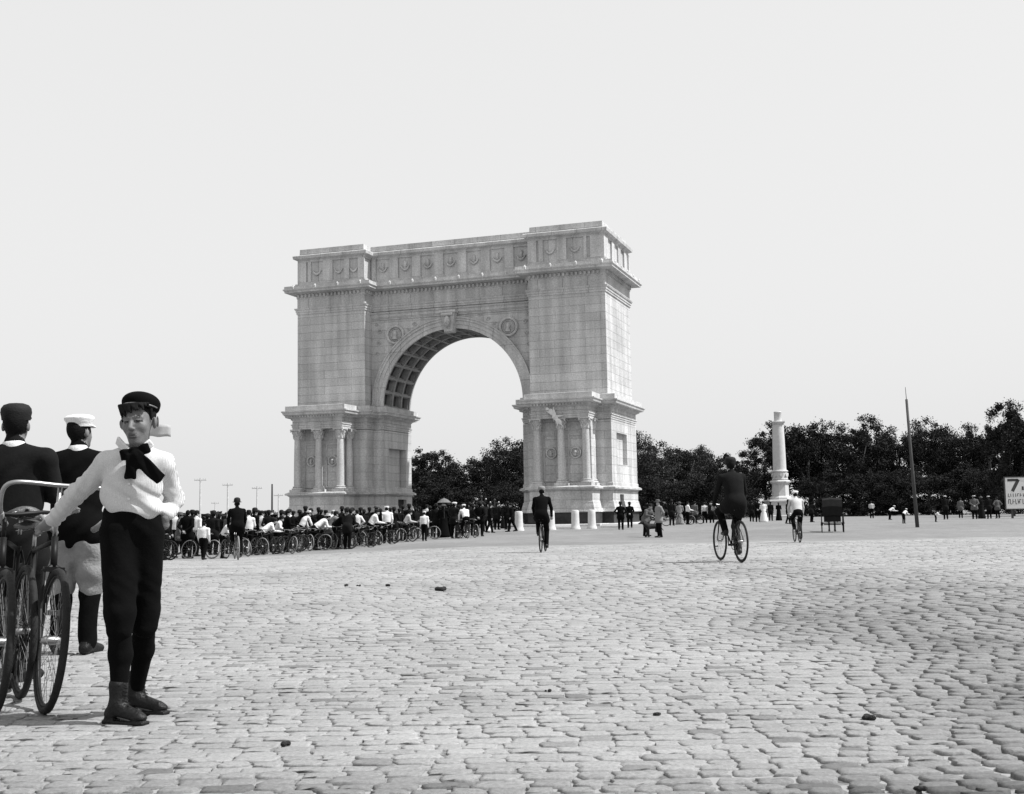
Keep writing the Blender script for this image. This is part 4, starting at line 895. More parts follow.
# ---- the crowd, left to right. (px, distance, pose, top, hat, heading, scale, label)
H = {'b': 'bowler', 's': 'boater', 'c': 'cap', 'w': 'whitecap', 'd': 'wide', '': None}
CROWD = [
 (163, 43, 'stand', 'dark', 'c', 2.6, 1.0, 'dark suited man at the left end of the crowd, beside the front boy elbow'),
 (170, 41.5, 's_ride', 'black', 'c', None, .97, 'boy in black astride a bicycle nearest the elbow of the boy in front'),
 (179, 45, 'walk', 'grey', 'd', 1.8, 1.0, 'person in grey coat and wide hat behind the leftmost crowd bicycle'),
 (187, 43.5, 'stand2', 'black', '', 3.0, 1.02, 'bareheaded man in long black coat left of the small white shirted boy'),
 (196, 47, 's_stand', 'white', 'c', 2.8, 1.02, 'man in white shirt and dark cap standing behind the small walking boy'),
 (203.5, 41.5, 's_walk', 'white', '', 2.9, .74, 'small boy in white shirt walking left of the cyclist in the round hat'),
 (213, 49, 'stand', 'dark', 'b', 3.1, 1.0, 'man in dark suit and round hat between the small boy and the stooping boy'),
 (223, 43.5, 's_lean', 'white', 'c', 2.0, .88, 'white shirted boy leaning over a bicycle left of the cyclist in the round hat'),
 (219, 52, 'stand', 'black', 'c', 3.0, .98, 'head and shoulders of a man in black behind the leaning boy'),
 (248.5, 47, 's_front', 'white', 'c', 3.2, 1.0, 'white shirted man with cap directly right of the cyclist in the round hat'),
 (243, 52, 'stand', 'dark', 'b', 3.3, 1.02, 'man in a round hat half hidden behind the mounted cyclist'),
 (254, 49, 'stand', 'black', 'b', 2.7, 1.03, 'man in black suit and round hat under the telegraph pole with the cross arm'),
 (261, 52, 'cross', 'pale', 'c', 2.9, 1.0, 'man in pale grey shirt with folded arms right of the man in black'),
 (263, 48, 's_stoop', 'white', 'c', 1.9, .95, 'boy in white shirt stooping over handlebars below the bare pole'),
 (268.5, 51, 'stand2', 'dark', 'c', 3.0, 1.02, 'tall man in dark coat and cap directly in front of the bare pole'),
 (276, 50, 's_lean', 'white', 'c', 1.5, .96, 'white shirted youth leaning left over a bicycle right of the bare pole'),
 (275, 54, 'stand', 'black', 'd', 3.1, .97, 'person in black with wide hat behind the youth leaning left'),
 (281, 54, 'stand', 'dark', 'b', 2.6, 1.0, 'man in round hat near the left corner of the arch pedestal'),
 (287, 49, 'front', 'black', 'c', 2.2, 1.0, 'dark dressed man holding the bicycle with the pale tyre'),
 (288.5, 57, 's_stand', 'white', 'c', 3.1, 1.06, 'tall white shirted man standing at the left edge of the arch pedestal'),
 (297, 51, 's_ride', 'white', 's', None, .98, 'white shirted man in straw hat seated on a bicycle below the first column'),
 (293, 56, 'stand', 'dark', 'c', 3.0, 1.0, 'man in dark jacket behind the seated man in the straw hat'),
 (305.5, 54, 'hips', 'black', 'c', 3.1, 1.12, 'tall man in black jacket with hands on hips below the left wreath'),
 (311, 58, 'stand', 'dark', 'b', 3.3, 1.05, 'man in dark suit and round hat right of the tall man in black jacket'),
 (316, 52, 's_stoop', 'white', 's', 2.0, 1.02, 'white shirted man in straw hat stooping below the middle column of the left porch'),
 (321, 57, 'up', 'black', 'c', 2.8, 1.05, 'man in black with one arm raised right of the stooping straw hat man'),
 (330, 53, 'lean', 'grey', 'c', 2.0, 1.0, 'man in grey jacket leaning forward below the right wreath of the left porch'),
 (335, 58, 'stand', 'light', 's', 3.1, .98, 'man in light coat and straw hat behind the grey jacketed man'),
 (337.5, 51, 'stoop', 'black', 'b', 1.3, 1.08, 'man in black bending over his bicycle below the corner column of the left porch'),
 (342, 57, 'stand', 'dark', 'b', 3.0, 1.05, 'man in dark suit and round hat behind the man in black bending over'),
 (347.5, 50.5, 'lean', 'dark', 'c', 2.4, 1.05, 'man in dark clothes pushing a bicycle at the near edge of the crowd'),
 (352, 56, 'walk', 'black', 'c', 2.1, 1.0, 'man in black striding right of the pushed bicycle'),
 (357.5, 57, 's_hips', 'white', 'c', 3.1, .98, 'white shirted man with hands on hips below the recessed wall of the left pier'),
 (364, 61, 'stand', 'dark', 'b', 3.2, 1.0, 'round hatted man in dark suit right of the white shirted man with hands on hips'),
 (369.5, 62, 'stand2', 'dark', 'c', 2.9, 1.02, 'man in dark coat and flat cap left of the bending white shirted man'),
 (371, 55, 's_lean', 'white', 'c', 1.9, 1.02, 'white shirted man bending over a bicycle left of the man standing upright in white'),
 (376.5, 56, 'stand', 'black', 'd', 3.0, 1.06, 'broad man in long black coat and wide hat beside the upright man in white'),
 (387, 57.5, 's_stand', 'white', 'w', 3.1, 1.03, 'man in white shirt and pale cap standing upright with dark trousers before the left pier'),
 (394, 62, 'front', 'dark', 'b', 2.5, .98, 'man in dark suit and round hat just right of the upright man in white'),
 (399.5, 63, 'stand', 'dark', 'c', 3.0, .97, 'man in dark jacket and cap below the small door of the left pier'),
 (405.5, 60, 's_lean', 'pale', 'c', 2.2, .98, 'man in pale grey shirt leaning over a bicycle below the left pier'),
 (409.5, 64, 'stand', 'black', 'b', 3.1, 1.1, 'tall man in black and round hat against the inner edge of the left pier'),
 (416, 67, 'stand', 'dark', 'c', 3.3, .98, 'man in dark suit and cap where the trees begin right of the left pier'),
 (424.5, 58, 's_walk', 'white', 'w', 3.0, .86, 'boy in white shirt and white cap walking at the near edge under the arch'),
 (430, 68, 'stand2', 'black', 'b', 3.0, .98, 'man in black and round hat right of the boy in the white cap'),
 (436.5, 66, 'stand', 'dark', 'b', 2.8, 1.03, 'man in dark suit and round hat left of the parasol'),
 (443.5, 65, 'dress', 'black', 'd', 3.1, 1.02, 'woman in wide black dress beneath the pale parasol'),
 (448.5, 65.5, 'stand', 'black', 'b', 3.3, 1.04, 'man in black and round hat right beside the woman under the parasol'),
 (454.5, 63, 'front', 'dark', 'w', 2.9, 1.05, 'man in dark jacket and white cap right of the parasol'),
 (460, 68, 'stand', 'dark', 'c', 3.0, .98, 'man in dark suit and cap standing just left of the mounted white shirted boy'),
 (467.5, 61, 's_ride', 'white', 'w', None, .95, 'white shirted boy in white cap sitting on a bicycle in the arch opening'),
 (473.5, 66, 'up', 'dark', 'c', 2.6, .95, 'man in dark jacket raising an arm behind the boy on the bicycle'),
 (480, 65, 'stand2', 'black', 'b', 3.1, 1.03, 'man in black and round hat just left of the half hidden stone post'),
 (490, 72, 'walk', 'black', 'b', 1.7, 1.0, 'man in black and round hat walking right of the half hidden stone post'),
 (497, 80, 'stand', 'dark', 'c', 2.6, 1.0, 'man in dark suit and cap farther back below the lamp posts'),
 (504, 84, 'dress', 'dark', 'd', 3.0, .95, 'woman in dark dress and wide hat farther back in the arch opening'),
 (512, 73, 'walk', 'black', 'c', -1.7, 1.02, 'man in black and cap left of the lone stone post'),
 # right of the arch
 (621, 74, 'hips', 'black', 'b', 3.1, .98, 'man in black with hands on hips below the side wall of the arch'),
 (630, 78, 'stand2', 'black', 'b', 3.3, .95, 'man in black with hands behind him, right of the man with hands on hips'),
 (646.5, 58, 'lean', 'grey', 'c', .8, .98, 'dark figure in grey jacket leaning towards the black dog'),
 (659.5, 55, 'stand2', 'light', 'd', -1.2, 1.0, 'man in light jacket, dark trousers and wide hat beside the black dog'),
 (672, 84, 'stand', 'dark', 'b', 2.5, 1.05, 'man in dark suit and round hat right of the man in the light jacket'),
 (680, 92, 'dress', 'light', 'd', 3.1, 1.0, 'woman in light dress standing far off before the trees'),
 (688, 90, 's_front', 'white', 'c', 1.9, .98, 'far off white shirted man with a bicycle right of the woman in light dress'),
 (695, 95, 'stand', 'grey', 'c', 2.7, 1.0, 'far off man in grey jacket and cap midway to the near cyclist'),
 (705, 98, 's_stand', 'pale', 'c', 3.1, 1.0, 'far off man in pale shirt left of the near cyclist'),
 (712, 98, 'stand', 'dark', 'b', 3.1, 1.0, 'far off man in dark suit and round hat just left of the near cyclist'),
 (752, 105, 'stand', 'dark', 'b', 2.5, 1.0, 'far off man in dark suit first right of the near cyclist'),
 (758, 100, 'stand2', 'black', 'c', 2.9, 1.05, 'far off man in black left of the woman in white by the memorial column'),
 (764, 98, 'dress', 'white', 'd', 3.0, 1.0, 'woman in white dress standing left of the memorial column'),
 (771, 110, 'stand', 'dark', 'c', 3.0, 1.0, 'man in dark suit and cap below the left side of the memorial column'),
 (779, 112, 'dress', 'black', 'd', 3.1, 1.0, 'woman in black dress below the middle of the memorial column'),
 (788.5, 82, 'walk', 'black', 'b', 2.0, .95, 'man in black striding just left of the far cyclist in the white cap'),
 (812, 92, 'lean', 'dark', 'c', 2.2, .95, 'man in dark jacket leaning right of the far cyclist in the white cap'),
 (872, 120, 's_front', 'pale', 'c', 3.0, 1.0, 'man in pale shirt far right of the buggy before the trees'),
 (890, 100, 's_stoop', 'white', 'w', 1.5, .8, 'boy in white bending low left of the leaning pole'),
 (904, 78, 's_stoop', 'white', 'w', 2.4, .62, 'small child in white crouching just left of the foot of the leaning pole'),
 (936, 80, 's_stoop', 'white', '', 1.2, .5, 'small child in white crouching right of the leaning pole'),
 (946, 95, 'stand', 'dark', 's', 3.1, 1.1, 'man in dark suit and pale straw hat right of the leaning pole'),
 (961, 105, 'stand', 'grey', 'c', 3.0, 1.0, 'man in grey jacket and cap midway between the leaning pole and the sign'),
 (975, 95, 'stand2', 'grey', 's', 3.1, 1.05, 'man in grey jacket and straw hat, first of the group left of the sign'),
 (982, 97, 'dress', 'dark', 'd', 3.0, 1.0, 'woman in dark dress in the middle of the group left of the sign'),
 (989.5, 94, 'stand', 'dark', 's', 3.1, 1.05, 'man in dark suit and straw hat nearest the left edge of the sign'),
 (998, 98, 'hips', 'grey', 'c', 3.0, 1.0, 'man in grey with hands on hips right beside the sign'),
]
for (px, d, p, top, hat, rz, sc, lab) in CROWD:
    if rz is None:
        a = {170: 1.2, 297: -1.0, 467.5: .35}[px]; x, y, z = spot(px, d)
        person(px, d, p, top, H[hat], lab, rz=a, sc=sc); bicycle(px, d, a, {170: 'dark bicycle ridden by the boy in black at the left end of the crowd', 297: 'bicycle under the seated man in the straw hat', 467.5: 'bicycle under the white shirted boy in the arch opening'}[px], sc=sc)
    else: person(px, d, p, top, H[hat], lab, rz=rz, sc=sc)
BACK = [(167, 48, 'stand', 'dark', 'b', 'in a dark suit and round hat behind the two boys at the far left'), (175, 49.5, 's_stand', 'white', 'c', 'in a pale shirt and cap deep in the left end of the crowd'), (184, 51, 'stand', 'black', 'c', 'in black and cap directly left of the first telegraph pole'),
 (192, 52, 'stand', 'dark', 'c', 'in dark jacket and cap just left of the first telegraph pole, farther back'), (207, 52, 'stand', 'black', 'b', 'in black and round hat behind the small walking boy'), (229, 50, 'stand', 'grey', 'b', 'in grey and round hat just left of the mounted cyclist'),
 (258, 56, 'stand', 'dark', 'b', 'in dark suit and round hat behind the cross arm pole'), (266, 57, 'stand2', 'black', 'c', 'in black and cap deep in the crowd below the bare pole'), (272, 58, 'stand', 'grey', 's', 'in grey and straw hat deep in the crowd left of the arch'), (283, 58, 'stand', 'black', 'c', 'in black and cap deep in the crowd at the arch corner'),
 (300, 59, 'stand', 'black', 'b', 'in black and round hat deep in the crowd below the first column'), (308, 61, 's_stand', 'white', 'c', 'in white shirt and cap deep in the crowd below the left wreath'), (318.5, 61, 'stand', 'dark', 'b', 'in dark suit and round hat below the middle left column, farther back'), (325.5, 61, 'stand', 'black', 'c', 'in black and cap between the middle and corner left columns'),
 (333, 62, 's_stand', 'white', 's', 'in white shirt and straw hat under the second left wreath'), (346, 61, 'stand', 'black', 'c', 'in black and cap under the sunlit strip of the left pedestal'), (360.5, 63, 'stand', 'black', 'c', 'in black and cap behind the white shirted man with hands on hips'), (380.5, 64, 'stand', 'dark', 'b', 'in round hat just left of the upright man in white, farther back'),
 (390.5, 66, 'stand', 'black', 'c', 'in black and cap just right of the upright man in white, farther back'), (403, 68, 'stand', 'dark', 'b', 'in dark suit and round hat deep in the crowd below the small door'), (420, 72, 'stand', 'black', 'c', 'in black and cap deep in the crowd at the first tree'), (427, 73, 's_stand', 'pale', 'c', 'in pale shirt deep in the crowd right of the boy in the white cap'),
 (440, 72, 'stand', 'dark', 'c', 'in dark jacket and cap deep behind the parasol'), (451, 73, 'stand', 'black', 'b', 'in black and round hat deep behind the man in the white cap'), (464, 74, 'stand', 'black', 'c', 'in black and cap deep behind the mounted boy in white'), (470.5, 73, 'stand2', 'dark', 'b', 'in dark suit and round hat just behind the mounted boy in white'), (485, 74, 'stand', 'dark', 'c', 'in dark jacket and cap hard against the half hidden stone post'),
 (508, 80, 'stand', 'black', 'b', 'in black and round hat far back left of the lone stone post')]
for px, d, p, top, hat, lab in BACK: person(px, d, p, top, H[hat], 'man '+lab, rz=random.uniform(2.4, 3.8), sc=random.uniform(.97, 1.08))
for px, d, rz, lab, pale in (
 (165, 40.5, 1.35, 'broadside bicycle at the far left end of the crowd', False), (212, 43, 1.0, 'bicycle standing just right of the small walking boy', True), (226, 42.5, -.4, 'bicycle held by the boy leaning left of the round hat cyclist', False),
 (249, 45.5, .5, 'bicycle in front of the white shirted man right of the round hat cyclist', True), (257, 46.5, -.7, 'bicycle below the telegraph pole with the cross arm', False), (264, 46, 1.1, 'bicycle held by the stooping boy below the bare pole', True),
 (273, 47.5, .5, 'bicycle of the white shirted youth leaning left', False), (283, 47.5, -.5, 'dark bicycle left of the one with the pale tyre', False), (292, 47.5, .35, 'bicycle with pale tyres seen nearly end on below the left edge of the arch', True),
 (302, 50, .8, 'bicycle below the first column of the left porch', False), (309, 50, .45, 'bicycle with pale tyres below the left wreath', True), (319, 50.5, -.6, 'bicycle held by the stooping man in the straw hat', False), (325, 51, 1.0, 'bicycle below the middle column of the left porch', True),
 (333, 51, -1.0, 'bicycle held by the man leaning in a grey jacket', False), (344, 50, .5, 'bicycle held by the man bending over at the near edge', True), (352, 50, -.9, 'bicycle pushed at the near edge of the crowd', False), (365, 54, .7, 'bicycle between the two white shirted men before the left pier', True),
 (374, 54.5, -.5, 'bicycle held by the white shirted man bending', False), (380, 55.5, 1.0, 'bicycle just left of the upright man in white', True), (394, 58, .9, 'bicycle right of the upright man in white', False), (403, 59, -.6, 'bicycle held by the man in the pale shirt', True), (412, 60, 1.2, 'bicycle at the inner edge of the left pier', False),
 (434, 61, 1.3, 'bicycle right of the boy in the white cap', True), (458, 62, -.6, 'bicycle right of the parasol', False), (474, 62, .7, 'bicycle just right of the mounted boy in white', True), (666, 82, 1.1, 'bicycle standing far off right of the man in the light jacket', False), (690, 89, 1.2, 'bicycle of the far off white shirted man', True), (700, 93, 1.3, 'far off bicycle left of the near cyclist', False)):
    bicycle(px+random.uniform(-1, 1), d+random.uniform(-1.3, 1.3), rz+random.uniform(-.35, .35), lab, pale, lean=random.uniform(-.2, .2), sc=random.uniform(.93, 1.04))
M['parasol'] = plain('parasol_silk', .13, .8, .15, 5.0)
# parasol over the woman under the arch
x, y, z = spot(444.5, 64.6); pr_ = empty('parasol', (x, y, z), 0, 'pale grey open parasol held above the crowd in the arch opening', 'parasol')
mb = MB(); n = 12
V = [(0, 0, 2.12)]+[(r_*(1 if k % 2 == 0 else .96)*cos(2*pi*k/n), r_*(1 if k % 2 == 0 else .96)*sin(2*pi*k/n), z_) for r_, z_ in ((.2, 2.04), (.38, 1.88)) for k in range(n)]
mb.add(V, [(0, 1+k, 1+(k+1) % n) for k in range(n)]+[(1+k, 1+n+k, 1+n+(k+1) % n, 1+(k+1) % n) for k in range(n)]); mb.build('canopy', M['parasol'], pr_)
mb = MB(); mb.tube([(0, 0, 1.05), (0, 0, 2.2)], .012, 6); mb.build('stick', M['pole'], pr_)

# ---- the four cyclists out on the open paving
def cyclist(px, d, rz, p, sc, labp, labb, top, hat, legs='wool_black', up='r', lean=.1, coat='jacket', res=.011, drop=False, sway=0., pale=False, build=1.0):
    J = J_rider(up, lean, sway); me = figure(res, J, coat=coat, build=build).mesh('person', [M['skin_far'], M[top], M[legs], M['leather'], M['hair_dark']])
    x, y, z = spot(px, d); yaw = Matrix.Rotation(rz, 3, 'Z'); off = yaw @ Vector((0, 0, 0)); at = (x+off.x, y+off.y, z)
    o = link(bpy.data.objects.new('person', me)); o.location = at; o.rotation_euler = (0, 0, rz); o.scale = (sc,)*3; tag(o, labp, 'person', 'cyclists riding over the open paving')
    if hat: hh = link(bpy.data.objects.new(HATS[hat].name, HATS[hat]), o); hh.location = J['head']; hh.rotation_euler = (-.08, 0, pi)
    b = bike_parts(True, pale, drop); cr = [c for c in b.children if c.name.startswith('crank')][0]
    if up == 'l': cr.scale = (-1, 1, 1)
    b.location = at; b.rotation_euler = (0, 0, rz); b.scale = (sc,)*3; tag(b, labb, 'bicycle', 'bicycles under the riders'); return o, b
cyclist(741.5, 20.8, R(9), None, 1.02, 'large near cyclist in dark suit riding away, one arm on the bars', 'black bicycle of the near rider, both wheels seen apart', 'wool_dark', 'cap', up='r', coat='jacket', lean=.02)
cyclist(541, 32.6, R(-8), None, 1.0, 'cyclist in dark suit and pale cap riding towards the right pier of the arch', 'bicycle ridden towards the right pier of the arch', 'wool_black', 'capgrey', up='r', lean=.08)
cyclist(800, 41.5, R(-4), None, 1.0, 'far cyclist in light jacket and white cap below the memorial column', 'bicycle of the far rider in the white cap, seen end on', 'cotton_grey', 'whitecap', up='r', lean=.2, coat='shirt')
cyclist(238, 36.5, R(18), None, 1.03, 'cyclist in black suit and round hat beside the left crowd', 'bicycle ridden by the man in the round hat, with pale tyres', 'wool_black', 'bowler', up='r', lean=.02, pale=True, build=1.08)

# ---- black dog
b = Blob(.012)
b.cap((-.02, 0, .50), (.42, 0, .50), .13, .12, .04).cap((.42, 0, .5), (.50, 0, .49), .12, .11, .04).cap((-.02, 0, .48), (-.12, 0, .55), .13, .11, .04)
b.cap((-.12, 0, .56), (-.27, 0, .66), .09, .075, .04).ell((-.32, 0, .68), (.10, .07, .075), .03).cap((-.36, 0, .665), (-.48, 0, .63), .05, .032, .02)
for s in (-1, 1):
    b.cap((-.28, s*.055, .73), (-.25, s*.09, .63), .03, .022, .01)
    b.cap((-.06, s*.075, .45), (-.03, s*.08, .25), .06, .035, .03); b.cap((-.03, s*.08, .25), (-.06-.04*s, s*.08, .05), .032, .025, .015); b.cap((-.06-.04*s, s*.08, .03), (-.12-.04*s, s*.08, .02), .028, .024, .01)
    b.cap((.44, s*.075, .46), (.38, s*.085, .28), .085, .045, .03); b.cap((.38, s*.085, .28), (.52, s*.085, .18), .042, .028, .015); b.cap((.52, s*.085, .18), (.49+.03*s, s*.085, .04), .026, .024, .01); b.cap((.49+.03*s, s*.085, .03), (.43+.03*s, s*.085, .02), .028, .022, .01)
b.cap((.5, 0, .52), (.62, 0, .42), .035, .025, .02).cap((.62, 0, .42), (.72, 0, .3), .026, .015, .01)
o = b.build('dog', M['dog']); o.location = spot(649, 56); o.rotation_euler = (0, 0, .25); tag(o, 'black dog standing before the man in the light jacket', 'dog')

# ---- buggy and horse before the right trees
x, y, z = spot(833, 60); bg_ = empty('buggy', (x, y, z), R(-14), 'black hooded buggy seen from behind before the trees', 'buggy')
for s in (-1, 1):
    for yc, r_ in ((0, .55), (1.5, .45)):
        mb = MB(); mb.tube([(s*.62, yc+r_*cos(a), r_+r_*sin(a)) for a in np.linspace(0, 2*pi, 29)[:-1]], .028, 6, closed=True); wl = mb.build('wheel', M['hood'], bg_, smooth=True)
        mb = MB(); [mb.tube([(s*.62, yc, r_), (s*.62, yc+r_*cos(a), r_+r_*sin(a))], .014, 5) for a in np.linspace(0, 2*pi, 13)[:-1]]; mb.tube([(s*.54, yc, r_), (s*.68, yc, r_)], .06, 8); mb.build('spokes', M['enamel'], wl)
mb = MB(); mb.box((-.48, -.25, .62), (.48, 1.1, .95)); mb.box((-.56, -.03, .52), (.56, .03, .58)); mb.box((-.5, 1.47, .42), (.5, 1.53, .48)); mb.box((-.48, 1.1, .62), (.48, 1.5, .68)); mb.box((-.48, 1.46, .68), (.48, 1.5, 1.1)); mb.build('body', M['hood'], bg_)
mb = MB(); pr2 = [(-.32, .95), (-.38, 1.5), (-.2, 1.9), (.2, 2.0), (.75, 1.93)]
V = [(sx*.55*(1-.08*abs(i-2) if 0 else 1), yy, zz) for i, (yy, zz) in enumerate(pr2) for sx in (-1, -.5, 0, .5, 1)]
V = [(vx, vy, vz+.05*(1-(vx/.55)**2)) for vx, vy, vz in V]; mb.add(V, [(i*5+k, i*5+k+1, (i+1)*5+k+1, (i+1)*5+k) for i in range(4) for k in range(4)])
for c_ in (0, 4): mb.add([V[i*5+c_] for i in range(5)]+[(V[c_][0], .2, .95)], [(0, 1, 2, 5), (2, 3, 5), (3, 4, 5)])
hd_ = mb.build('hood', M['hood'], bg_); hd_.modifiers.new('t', 'SOLIDIFY').thickness = .03
mb = MB(); mb.box((-.46, .0, .95), (.46, .45, 1.1)); mb.build('seat', M['leather'], bg_)
mb = MB(); [mb.tube([(s*.3, 1.55, .6), (s*.33, 2.3, .9), (s*.3, 3.3, 1.05)], .025, 6) for s in (-1, 1)]; mb.build('shafts', M['hood'], bg_)
yaw = Matrix.Rotation(R(-14), 3, 'Z')
b = Blob(.028); b.ell((0, 0, 1.18), (.27, .62, .30), .08).ell((0, -.5, 1.22), (.27, .3, .3), .08).ell((0, .5, 1.2), (.24, .3, .32), .08)
b.cap((0, .65, 1.3), (0, 1.02, 1.75), .2, .13, .08).ell((0, 1.12, 1.8), (.1, .16, .12), .05).cap((0, 1.18, 1.76), (0, 1.42, 1.55), .09, .06, .04)
for s in (-1, 1):
    b.cap((s*.06, 1.04, 1.9), (s*.07, 1.03, 2.0), .035, .012, .01); b.cap((s*.16, .5, 1.0), (s*.16, .52, .55), .11, .06, .05); b.cap((s*.16, .52, .55), (s*.16, .5+.1*s, .1), .055, .04, .02); b.cap((s*.16, .5+.1*s, .1), (s*.16, .55+.1*s, .03), .05, .06, .02)
    b.cap((s*.16, -.55, 1.1), (s*.16, -.5, .72), .17, .08, .06); b.cap((s*.16, -.5, .72), (s*.16, -.68, .5), .07, .05, .02); b.cap((s*.16, -.68, .5), (s*.16, -.6-.08*s, .1), .05, .04, .02); b.cap((s*.16, -.6-.08*s, .1), (s*.16, -.56-.08*s, .03), .05, .06, .02)
b.cap((0, -.78, 1.4), (0, -.92, 1.1), .06, .09, .03).cap((0, -.92, 1.1), (0, -.9, .6), .09, .03, .03)
hs = b.build('horse', M['horse']); off = yaw @ Vector((0, 2.75, 0)); hs.location = (x+off.x, y+off.y, gz(x, y)); hs.rotation_euler = (0, 0, R(-14)); hs.scale = (.9,)*3; bg_.scale = (.84,)*3; tag(hs, 'dark horse harnessed in front of the black buggy', 'horse')
off = yaw @ Vector((0, .45, 0)); me, J = POSES['ride']
b = Blob(.02); b.ell((0, .18, 1.22), (.17, .13, .16), .05).ell((0, .2, 1.5), (.18, .12, .22), .05).cap((0, .22, 1.68), (0, .25, 1.8), .055, .05, .02).ell((0, .27, 1.84), (.08, .095, .115), .02)
for s in (-1, 1): b.cap((s*.19, .2, 1.6), (s*.24, .3, 1.36), .06, .05, .03); b.cap((s*.24, .3, 1.36), (s*.12, .55, 1.3), .05, .04, .02); b.cap((s*.1, .2, 1.18), (s*.12, .65, 1.15), .09, .07, .03); b.cap((s*.12, .65, 1.15), (s*.12, .8, .76), .06, .05, .02); b.cap((s*.12, .8, .74), (s*.12, .95, .73), .045, .035, .02)
dr = b.build('person', M['wool_black']); dr.scale = (.84,)*3; dr.location = (x, y, z); dr.rotation_euler = (0, 0, R(-14)); tag(dr, 'driver in black sitting under the hood of the buggy', 'person')

# ---- droppings and loose stones on the paving
def clod(px, py, w_, lab, n=5):
    hor = 397+F_PX*math.tan(PITCH)-.017*(px-512); d = F_PX*CAM_H/(py-hor); x = px_to_x(px, d); r = random.Random(int(px*7)); b = Blob(w_*.09)
    for _ in range(n): q = w_*r.uniform(.16, .26); b.ell((r.uniform(-.34, .34)*w_, r.uniform(-.3, .3)*w_, q*.6), (q, q*.9, q*.75), w_*.04, rot=rotm(r.uniform(-.4, .4), r.uniform(-.4, .4), r.uniform(0, 3)))
    o = b.build('dung', M['dung']); o.location = (x, d, gz(x, d)+.002); tag(o, lab, 'dung', 'dark droppings on the paving')
clod(347, 585, .09, 'dark clod, leftmost of the small row on the middle paving'); clod(358.5, 585.3, .07, 'tiny dark clod, second from the left in the small row on the middle paving', 4); clod(389, 585.3, .10, 'dark clod in the middle of the small row on the middle paving')
clod(441, 589.8, .15, 'largest dark heap at the right end of the small row on the middle paving', 8); clod(655.5, 710.5, .055, 'small dark clod alone on the right foreground paving', 4); clod(868, 715, .075, 'dark lump among the open joints at the right foreground', 5)
clod(716, 541.8, .16, 'flat dark patch of dung left of the near cyclist front wheel', 4); clod(547, 688, .045, 'tiny dark clod in the middle foreground paving', 3); clod(920, 782, .05, 'dark clod near the bottom right corner', 5); clod(288, 740, .06, 'tiny dark clod in the left foreground paving', 3)

# ---- pale pennant far behind the boy
x, y, z = spot(144, 40); fl = empty('pennant', (x, y, z), 0, 'faint pale pennant on a thin staff behind the head of the boy', 'flag')
mb = MB(); mb.tube([(0, 0, 0), (0, 0, 4.75)], .02, 6); mb.build('staff', M['pole_far'], fl)
mb = MB(); V = []
for i in range(9):
    t = i/8
    for k in range(5): q = k/4; V.append((.02+.80*t, .07*sin(t*7+q), 4.65-.5*q*(1-.25*t)-.16*t+.02*sin(t*9)))
mb.add(V, [(i*5+k, i*5+k+1, (i+1)*5+k+1, (i+1)*5+k) for i in range(8) for k in range(4)]); o = mb.build('cloth', M['flag'], fl, smooth=True); o.modifiers.new('t', 'SOLIDIFY').thickness = .006
# ================================================================ THE BOY (x to the right of the picture, y away from it)
BX = px_to_x(130, 5.69); BO = (BX, 5.69, 0)
def V_(*a): return np.array(a, float)
HD = V_(.024, -.015, 1.405); HY = -.09            # head centre, turned a little to his right
Rh = rotm(R(-2), R(-3), HY)
def hp(x, y, z): return HD+Rh@V_(x, y, z)
SI, EI, WI = V_(-.122, .0, 1.205), V_(-.300, .08, 1.062), V_(-.455, .22, .952)      # arm reaching to the bicycle
SO, EO, WO = V_(.130, .02, 1.200), V_(.158, .13, 1.030), V_(.140, .04, .945)        # arm with the hand on the hip
b = Blob(.0042)
# head and face
b.ell(hp(0, .018, .030), (.067, .086, .083), .01, 0, Rh).ell(hp(0, -.016, -.028), (.056, .064, .088), .03, 0, Rh).ell(hp(0, -.040, -.106), (.026, .028, .022), .03, 0, Rh)
for s in (-1, 1):
    b.ell(hp(s*.036, -.050, -.034), (.018, .016, .018), .025, 0, Rh)            # cheek
    b.cap(hp(s*.012, -.079, .007), hp(s*.042, -.064, .006), .009, .008, .012, 0)  # brow
    b.ell(hp(s*.074, .014, -.014), (.009, .016, .029), .006, 0, Rh@rotm(0, 0, s*.7)).ell(hp(s*.087, .020, -.008), (.005, .016, .027), .006, 0, Rh@rotm(0, 0, s*.6))
    b.cut(hp(s*.028, -.086, -.012), (.019, .018, .012), .010, Rh)
    b.ell(hp(s*.028, -.0660, -.013), (.0135, .0125, .0105), .002, 1, Rh)
    b.cap(hp(s*.016, -.0775, -.0045), hp(s*.040, -.070, -.0055), .0045, .004, .004, 0)  # upper lid
    b.cap(hp(s*.018, -.0755, -.0235), hp(s*.038, -.070, -.022), .0035, .003, .004, 0)
b.cap(hp(0, -.076, .000), hp(0, -.097, -.044), .0075, .0110, .010, 0)
for s in (-1, 1): b.ell(hp(s*.010, -.088, -.048), (.008, .009, .007), .006, 0, Rh)
b.ell(hp(0, -.055, -.074), (.025, .0235, .019), .018, 0, Rh).cap(hp(-.012, -.0755, -.0835), hp(.012, -.0755, -.0835), .0045, .0045, .005, 2).cap(hp(-.014, -.0765, -.0725), hp(.014, -.0765, -.0725), .0032, .0032, .004, 2).cut(hp(0, -.083, -.0778), (.024, .014, .0020), .0020, Rh)
for s in (-1, 1): b.cap(hp(s*.014, -.0835, .0085), hp(s*.044, -.0695, .0085), .0042, .0034, .003, 1)
b.cap(hp(0, .022, -.06), V_(.012, .015, 1.22), .043, .050, .015, 0)
